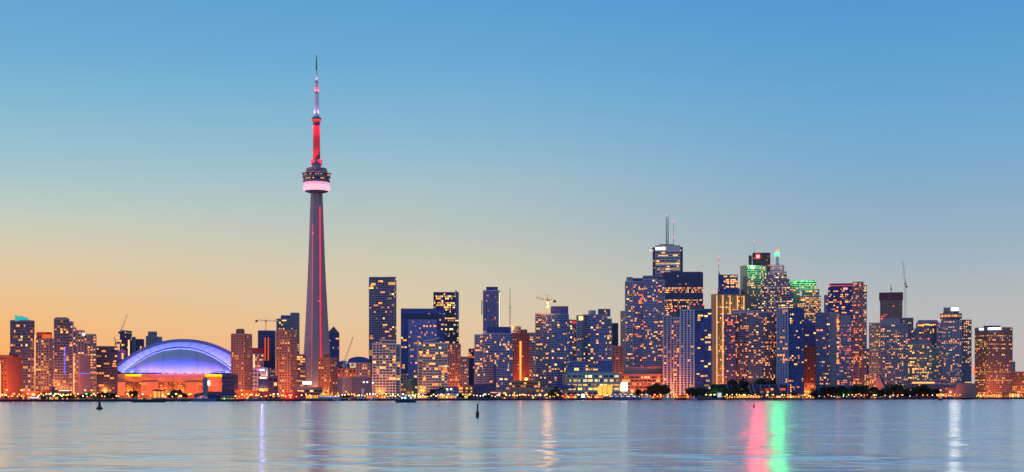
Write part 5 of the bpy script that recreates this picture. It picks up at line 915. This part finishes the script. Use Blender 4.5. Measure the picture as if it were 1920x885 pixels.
for x0, x1, xp in ((597, 608.5, 608), (609, 617, 616.5), (617.5, 624, 623.5), (629, 635.5, 634)):
    b = MB(); zt = zz(732.6 if x0 < 600 else 734); zl = zz(741.8)
    b.loft([[(xx(x0), -3, zl), (xx(x1), -3, zl), (xx(x1), 3, zl), (xx(x0), 3, zl)], [(xx(x0 + (x1 - x0) * .55), -1.6, zl + (zt - zl) * .55), (xx(x1), -1.6, zl + (zt - zl) * .6), (xx(x1), 1.6, zl + (zt - zl) * .6), (xx(x0 + (x1 - x0) * .55), 1.6, zl + (zt - zl) * .55)], [(xx(xp - 1), -.3, zt), (xx(xp), -.3, zt), (xx(xp), .3, zt), (xx(xp - 1), .3, zt)]]); b.build('tent_sail', tent, t)
for px, y, tilt, label in ((677, 730, 3, 'left slanted white pole of the marina'), (683, 729, -2, 'right slanted white pole of the marina'), (699, 732, 0, 'thick white pole right on the marina'), (672, 739, 0, 'short white pole left on the marina')):
    D = shore(px) + 14; t = thing('marina_pole', label, 'pole', px, D, GZ, 'white poles on the marina'); h = zat(y, D) - GZ; b = MB(); b.tube((0, 0, 0), (tilt, 0, h), .7, .9, 6); b.build('pole', M_WHITE, t); b = MB(); b.lathe([(1.0, 0), (1.0, .4), (.7, .5)], 8); b.build('pole_base', M_STEEL, t)
def kiosk(name, label, cat, px, dx, w_, h, d, wall, litc, roofm=None, n=4, roof='flat', group=None):
    D = shore(px) + dx; t = thing(name, label, cat, px, D, GZ, group); m = mpp(px, D); w_ *= m
    b = MB(); b.box(-w_ / 2, w_ / 2, 0, d, 0, h); b.build('wall', wall, t)
    for k in range(n):
        x0 = -w_ / 2 + w_ * (k + .15) / n; x1 = -w_ / 2 + w_ * (k + .85) / n; b = MB(); b.box(x0, x1, -.2, -.02, h * .2, h * .85); b.build('window', LIT[litc[k % len(litc)]], t)
    b = MB()
    if roof == 'flat': b.box(-w_ / 2 - .8, w_ / 2 + .8, -1.6, d + .5, h + .02, h + .5)
    else:
        for k in range(n): x0, x1 = -w_ / 2 + w_ * k / n, -w_ / 2 + w_ * (k + 1) / n; b.loft([[(x0 + .1, -1.5, h + .02), (x1 - .1, -1.5, h + .02), (x1 - .1, d, h + .02), (x0 + .1, d, h + .02)], [((x0 + x1) / 2 - .2, d / 2 - .8, h + 2.4), ((x0 + x1) / 2 + .2, d / 2 - .8, h + 2.4), ((x0 + x1) / 2 + .2, d / 2 - .5, h + 2.4), ((x0 + x1) / 2 - .2, d / 2 - .5, h + 2.4)]])
    b.build('roof', roofm or M_DARK, t); return t
for a in [('cafe', 'pink lit cafe row left of the dark ferry', 'cafe', 705, 12, 36, 4.5, 8, WL['pink'], 'oray', None, 8), ('awning_cafe', 'cafe with a bright green lit awning behind the dark ferry', 'cafe', 770, 12, 20, 5, 7, WL['cream'], 'ygyy', em('awning_green', (.5, .9, .12), .8, False, False), 5),
          ('cafe', 'amber lit cafe between green awning and theatre', 'cafe', 792, 10, 18, 4.2, 7, WL['brown'], 'yay', None, 5), ('canopy_row', 'row of white peaked canopies before the dark theatre', 'market tents', 838, 12, 36, 4.2, 8, WL['pink'], 'oayoya', WL['white'], 9, 'peak'),
          ('cafe', 'amber lit cafe under the flat green tree', 'cafe', 870, 8, 14, 4, 6, WL['brown'], 'ayg', None, 4), ('kiosk', 'small blue kiosk on the quay before the waterfront office', 'kiosk', 1093, 4, 9, 7, 5, WL['navy'], 'c', None, 1), ('cafe', 'low red lit cafe left of the small blue kiosk', 'cafe', 1068, 8, 26, 4, 6, WL['brown'], 'roa', None, 6), ('cafe', 'low orange lit cafe right of the small blue kiosk', 'cafe', 1117, 8, 28, 4, 6, WL['red'], 'oara', None, 7),
          ('snack_kiosk', 'red snack kiosk with a wide roof right of the park', 'kiosk', 1767, 12, 18, 9, 8, WL['red'], 'oar', WL['pink'], 4), ('shop_row', 'row of orange lit stalls before the slanted terminal wall', 'market stalls', 1800, 10, 56, 4.5, 8, WL['red'], 'oayrow', None, 14), ('shop_row', 'row of pinkish lit stalls below the brown office tower', 'market stalls', 1862, 14, 60, 7, 8, WL['pink'], 'oaor', None, 14),
          ('ferry_shed', 'grey ferry shed right below the brown office tower', 'shed', 1896, 8, 32, 9, 10, WL['slate'], 'oy', None, 6), ('park_hut', 'round dark hut below the left terraces', 'hut', 1349, 8, 10, 9, 8, WL['slate'], 'c', WL['navy'], 1), ('cafe', 'red lit cafe strip behind the cream boat', 'cafe', 1262, 16, 70, 4.5, 7, WL['red'], 'oroa', None, 14),
          ('cafe', 'orange lit park cafe below the wide condo', 'cafe', 1400, 12, 60, 4.5, 7, WL['brown'], 'aoyo', None, 12), ('cafe', 'amber lit cafe strip below the navy condo', 'cafe', 1470, 12, 60, 4.5, 7, WL['brown'], 'yaoa', None, 12), ('quay_shed', 'tan lit shed before the stadium centre', 'shed', 298, 12, 22, 9, 8, WL['terra'], 'oa', None, 3),
          ('quay_shed', 'low amber lit shed left of the needle tower tents', 'shed', 585, 10, 24, 5, 7, WL['brown'], 'aoy', None, 6)]: kiosk(*a)
# ------------------------------------------------------------------ boats and buoys
def hull(b, L, bm, h, sheer=.5, z0=-.3, bow=1):
    loops = []
    for k in range(11):
        f = k / 10; wd = bm / 2 * (1 - max(0, (f - .55) / .45) ** 2 * .97); z = h + sheer * f * f; x = bow * (-L / 2 + L * f)
        loops.append([(x - bow * .0, -wd * .7, z0), (x + bow * sheer * .8 * f * f, -wd, z), (x + bow * sheer * .8 * f * f, wd, z), (x, wd * .7, z0)])
    b.loft(loops)
def boat(name, label, px, D, Lpx, h, hullm, decks, bow=1, lit='oay', masth=0, bm=None, cat='boat'):
    t = thing(name, label, cat, px, D, 0); m = mpp(px, D); L = Lpx * m; bm = bm or min(9, L * .28)
    b = MB(); hull(b, L, bm, h, h * .35, -.3, bow); b.build('hull', hullm, t); z = h + .02
    for (f0, f1, hh, material) in decks:
        x0, x1 = sorted((bow * (-L / 2 + L * f0), bow * (-L / 2 + L * f1))); b = MB()
        b.loft([[(x0, -bm * .36, z), (x1, -bm * .36, z), (x1, bm * .36, z), (x0, bm * .36, z)], [(x0 + .3, -bm * .34, z + hh), (x1 - .6, -bm * .34, z + hh), (x1 - .6, bm * .34, z + hh), (x0 + .3, bm * .34, z + hh)]]); b.build('deckhouse', material, t)
        n = max(2, int((x1 - x0) / 2.4))
        for k in range(n):
            xa = x0 + .8 + (x1 - x0 - 1.6) * k / n; b = MB(); b.box(xa, xa + (x1 - x0 - 1.6) / n * .62, -bm * .36 - .08, -bm * .36 + .02, z + hh * .35, z + hh * .78); b.build('window', LIT[lit[(k * 7 + 3) % len(lit)]] if (k * 5) % 3 else GL['dark'], t)
        z += hh + .02
    b = MB(); b.box(-L * .2, L * .15, -bm * .37, bm * .37, z, z + .15); b.build('roof', hullm if not decks else decks[-1][3], t)
    if masth: b = MB(); b.tube((0, 0, z), (0, 0, z + masth), .14, .06); b.tube((-1.2, 0, z + masth * .6), (1.2, 0, z + masth * .6), .06); b.build('mast', M_STEEL, t)
    return t
BW = mat('boat_white', (.65, .65, .72), .5); BD = mat('boat_dark', (.02, .02, .03), .5); BB = mat('boat_blue', (.12, .16, .30), .5)
boat('barge', 'long low dark tour boat moored before the stadium', 279, 1215, 64, 2.2, BD, [(.08, .62, 1.5, mat('boat_tan', (.5, .33, .24)))], 1, 'oaa')
boat('motor_yacht', 'grey blue motor yacht docked right of the stadium trees', 381, shore(381) - 10, 46, 2.6, BB, [(.12, .72, 1.7, BW), (.28, .6, 1.3, BW)], 1, 'oor', 3)
boat('yacht', 'small grey blue yacht left of the arched red boathouse', 476, shore(476) - 8, 44, 2.0, BB, [(.3, .7, 1.6, BB)], -1, 'o')
boat('tour_ferry', 'dark ferry with pale cabin crossing before the white towers', 761, 1160, 38, 2.4, BD, [(.1, .92, 2.4, mat('boat_grey', (.35, .37, .45))), (.35, .75, 1.2, mat('boat_grey', (.35, .37, .45)))], -1, 'occ', 2.5)
boat('cruise_boat', 'long white blue cruise boat with two window rows', 1167, shore(1167) - 8, 72, 3.4, BB, [(.08, .9, 2.6, mat('boat_blue_white', (.42, .47, .62))), (.15, .8, 2.4, mat('boat_blue_white', (.42, .47, .62))), (.3, .55, 1.5, mat('boat_blue_white', (.42, .47, .62)))], -1, 'wyw', 4)
boat('harbour_ferry', 'white stubby harbour ferry right of the cruise boat', 1211, shore(1211) - 8, 18, 3, BW, [(.1, .85, 3, BW), (.25, .7, 2.4, BW)], 1, 'wa', 4)
boat('paddle_boat', 'cream two deck boat lit from inside by the ribbed tower', 1253, shore(1253) - 6, 23, 2.4, mat('boat_cream', (.6, .5, .36)), [(.06, .94, 2.8, mat('boat_cream', (.6, .5, .36))), (.1, .9, 2.6, mat('boat_cream', (.6, .5, .36)))], 1, 'yaw', 2)
boat('launch', 'small white launch right of the cream boat', 1297, shore(1297) - 8, 19, 1.8, BW, [(.25, .7, 1.8, BW)], 1, 'o')
boat('water_taxi', 'small grey boat heading away and trailing a wake', 1763.5, 1700, 8, 1.8, BD, [(.1, .9, 3.2, mat('boat_grey', (.35, .37, .45)))], 1, 'o', 2, 4)
boat('sailboat', 'small dark sailboat with bare mast beside the marina poles', 656, shore(656) - 6, 16, 1.2, BD, [(.35, .65, .8, BW)], 1, 'o', 11)
boat('workboat', 'low orange lit workboat right of the bare mast sailboat', 654.5, shore(654) - 22, 8, 1.2, mat('boat_orange', (.5, .2, .06)), [(.3, .7, 1.6, BW)], 1, 'o')
boat('dinghy', 'tiny dark dinghy off the waterfront office', 1061.5, shore(1061) - 60, 3.4, .8, BD, [(.3, .8, 1.6, BD)], 1, 'c')
boat('motor_launch', 'low grey launch moored below the marina poles', 697, shore(697) - 7, 18, 1.5, BB, [(.3, .6, 1.2, BW)], 1, 'o')
bk = mat('buoy_black', (.012, .012, .012), .6)
D = 5 * F / (768 - 743); t = thing('navigation_buoy', 'dark cone shaped buoy with tiny red lamp floating at left', 'buoy', 186.5, D, 0); m = mpp(186.5, D)
b = MB(); b.lathe([(4.2 * m, -.3), (6.6 * m, .35), (6.8 * m, .6), (3.6 * m, 1.0)], 16); b.build('float', bk, t)
b = MB(); b.lathe([(3.4 * m, 1.0), (2.4 * m, 2.0), (1.2 * m, 4.6 * 1), (.9 * m, 4.8)][:2] + [(1.5 * m, 3.4 * m / m), (1.0 * m, 9.5 * m), (.5 * m, 10.5 * m)], 10); b.build('cone', bk, t)
b = MB(); b.box(-2.6 * m, 2.6 * m, -.06, .06, 9.0 * m, 9.3 * m); b.box(-.06, .06, -2.6 * m, 2.6 * m, 9.31 * m, 9.6 * m); b.build('cross_vane', bk, t)
b = MB(); b.lathe([(.1, 10.5 * m), (.6 * m, 11.3 * m), (.1, 12.5 * m)], 8); b.build('lamp', em('buoy_red', (1, .1, .1), 3, False, False), t)
def spar(px, ytop, ybase, wt, wb, label):
    D = 5 * F / (ybase - 743); t = thing('spar_buoy', label, 'buoy', px, D, 0); m = mpp(px, D); h = (ybase - ytop) * m
    b = MB(); b.lathe([(wb * m * .6, -.4), (wb * m, .12 * h), (wb * m, .36 * h), (wt * m, .46 * h)], 12); b.build('float', bk, t)
    b = MB(); b.lathe([(wt * m, .46 * h), (wt * m * .92, .985 * h), (wt * m * .6, h)], 10); b.build('post', bk, t); t.rotation_euler[0] = 0; t.rotation_euler[1] = R(1.5)
spar(895, 757, 782.5, 1.7, 3.3, 'black bottle shaped spar buoy standing near the middle'); spar(1413.5, 753, 764, .7, 1.7, 'small black spar buoy near the red and green light columns')
# wake of the small boat: long low ridges on the water
t = thing('boat_wake', 'pair of low ripple ridges spreading behind the small boat', 'wake', 1763.5, 1690, 0)
for s in (-1, 1): b = MB(); b.loft([[(s * .8, 0, .02), (s * 1.6, 0, .03), (s * 1.2, 0, .35)], [(s * 38, -12, .02), (s * 40, -16, .02), (s * 39, -14, .3)], [(s * 90, -36, -.02), (s * 92, -41, -.02), (s * 91, -38, .12)]]); b.build('ripple', wm, t)
# ------------------------------------------------------------------ lamps added at the big signs to carry their light onto water and walls
def signlamp(key, px, y, color, power, dy=-3, spot=None, inward=False):
    if inward: return lamp(BLD[key][0], (bxl(key, px), dy, bzl(key, y)), color, power, .6, 165, (bxl(key, px), 40, bzl(key, y) + 8), .8)
    t = BLD[key][0]; return lamp(t, (bxl(key, px), dy, bzl(key, y)), color, power, 1.0, spot, (bxl(key, px), -2000, -100) if spot else None)
signlamp('steppedspire', 1457, 475, (.05, 1, .22), 0.24e6, 8, 150)
signlamp('maroonred', 1421, 481, (1, .01, .06), .32e6, -4, 150)
signlamp('drumtop', 1790, 579.5, (1, .95, .9), .035e6, 4, 150)
signlamp('whitebox', 491, 694, (.35, .28, 1), 0.22e5, -5, 150)
signlamp('greenbands', 1418, 492, (.1, 1, .3), 1.0e5, -22, inward=True)
for px, y in ((1489, 522), (1515, 522)): signlamp('greentops', px, y, (.15, 1, .25), 3.4e4, -16, inward=True)
for px in (1450, 1464): signlamp('steppedspire', px, 500, (1, .8, .6), 6e3, -4, inward=True)
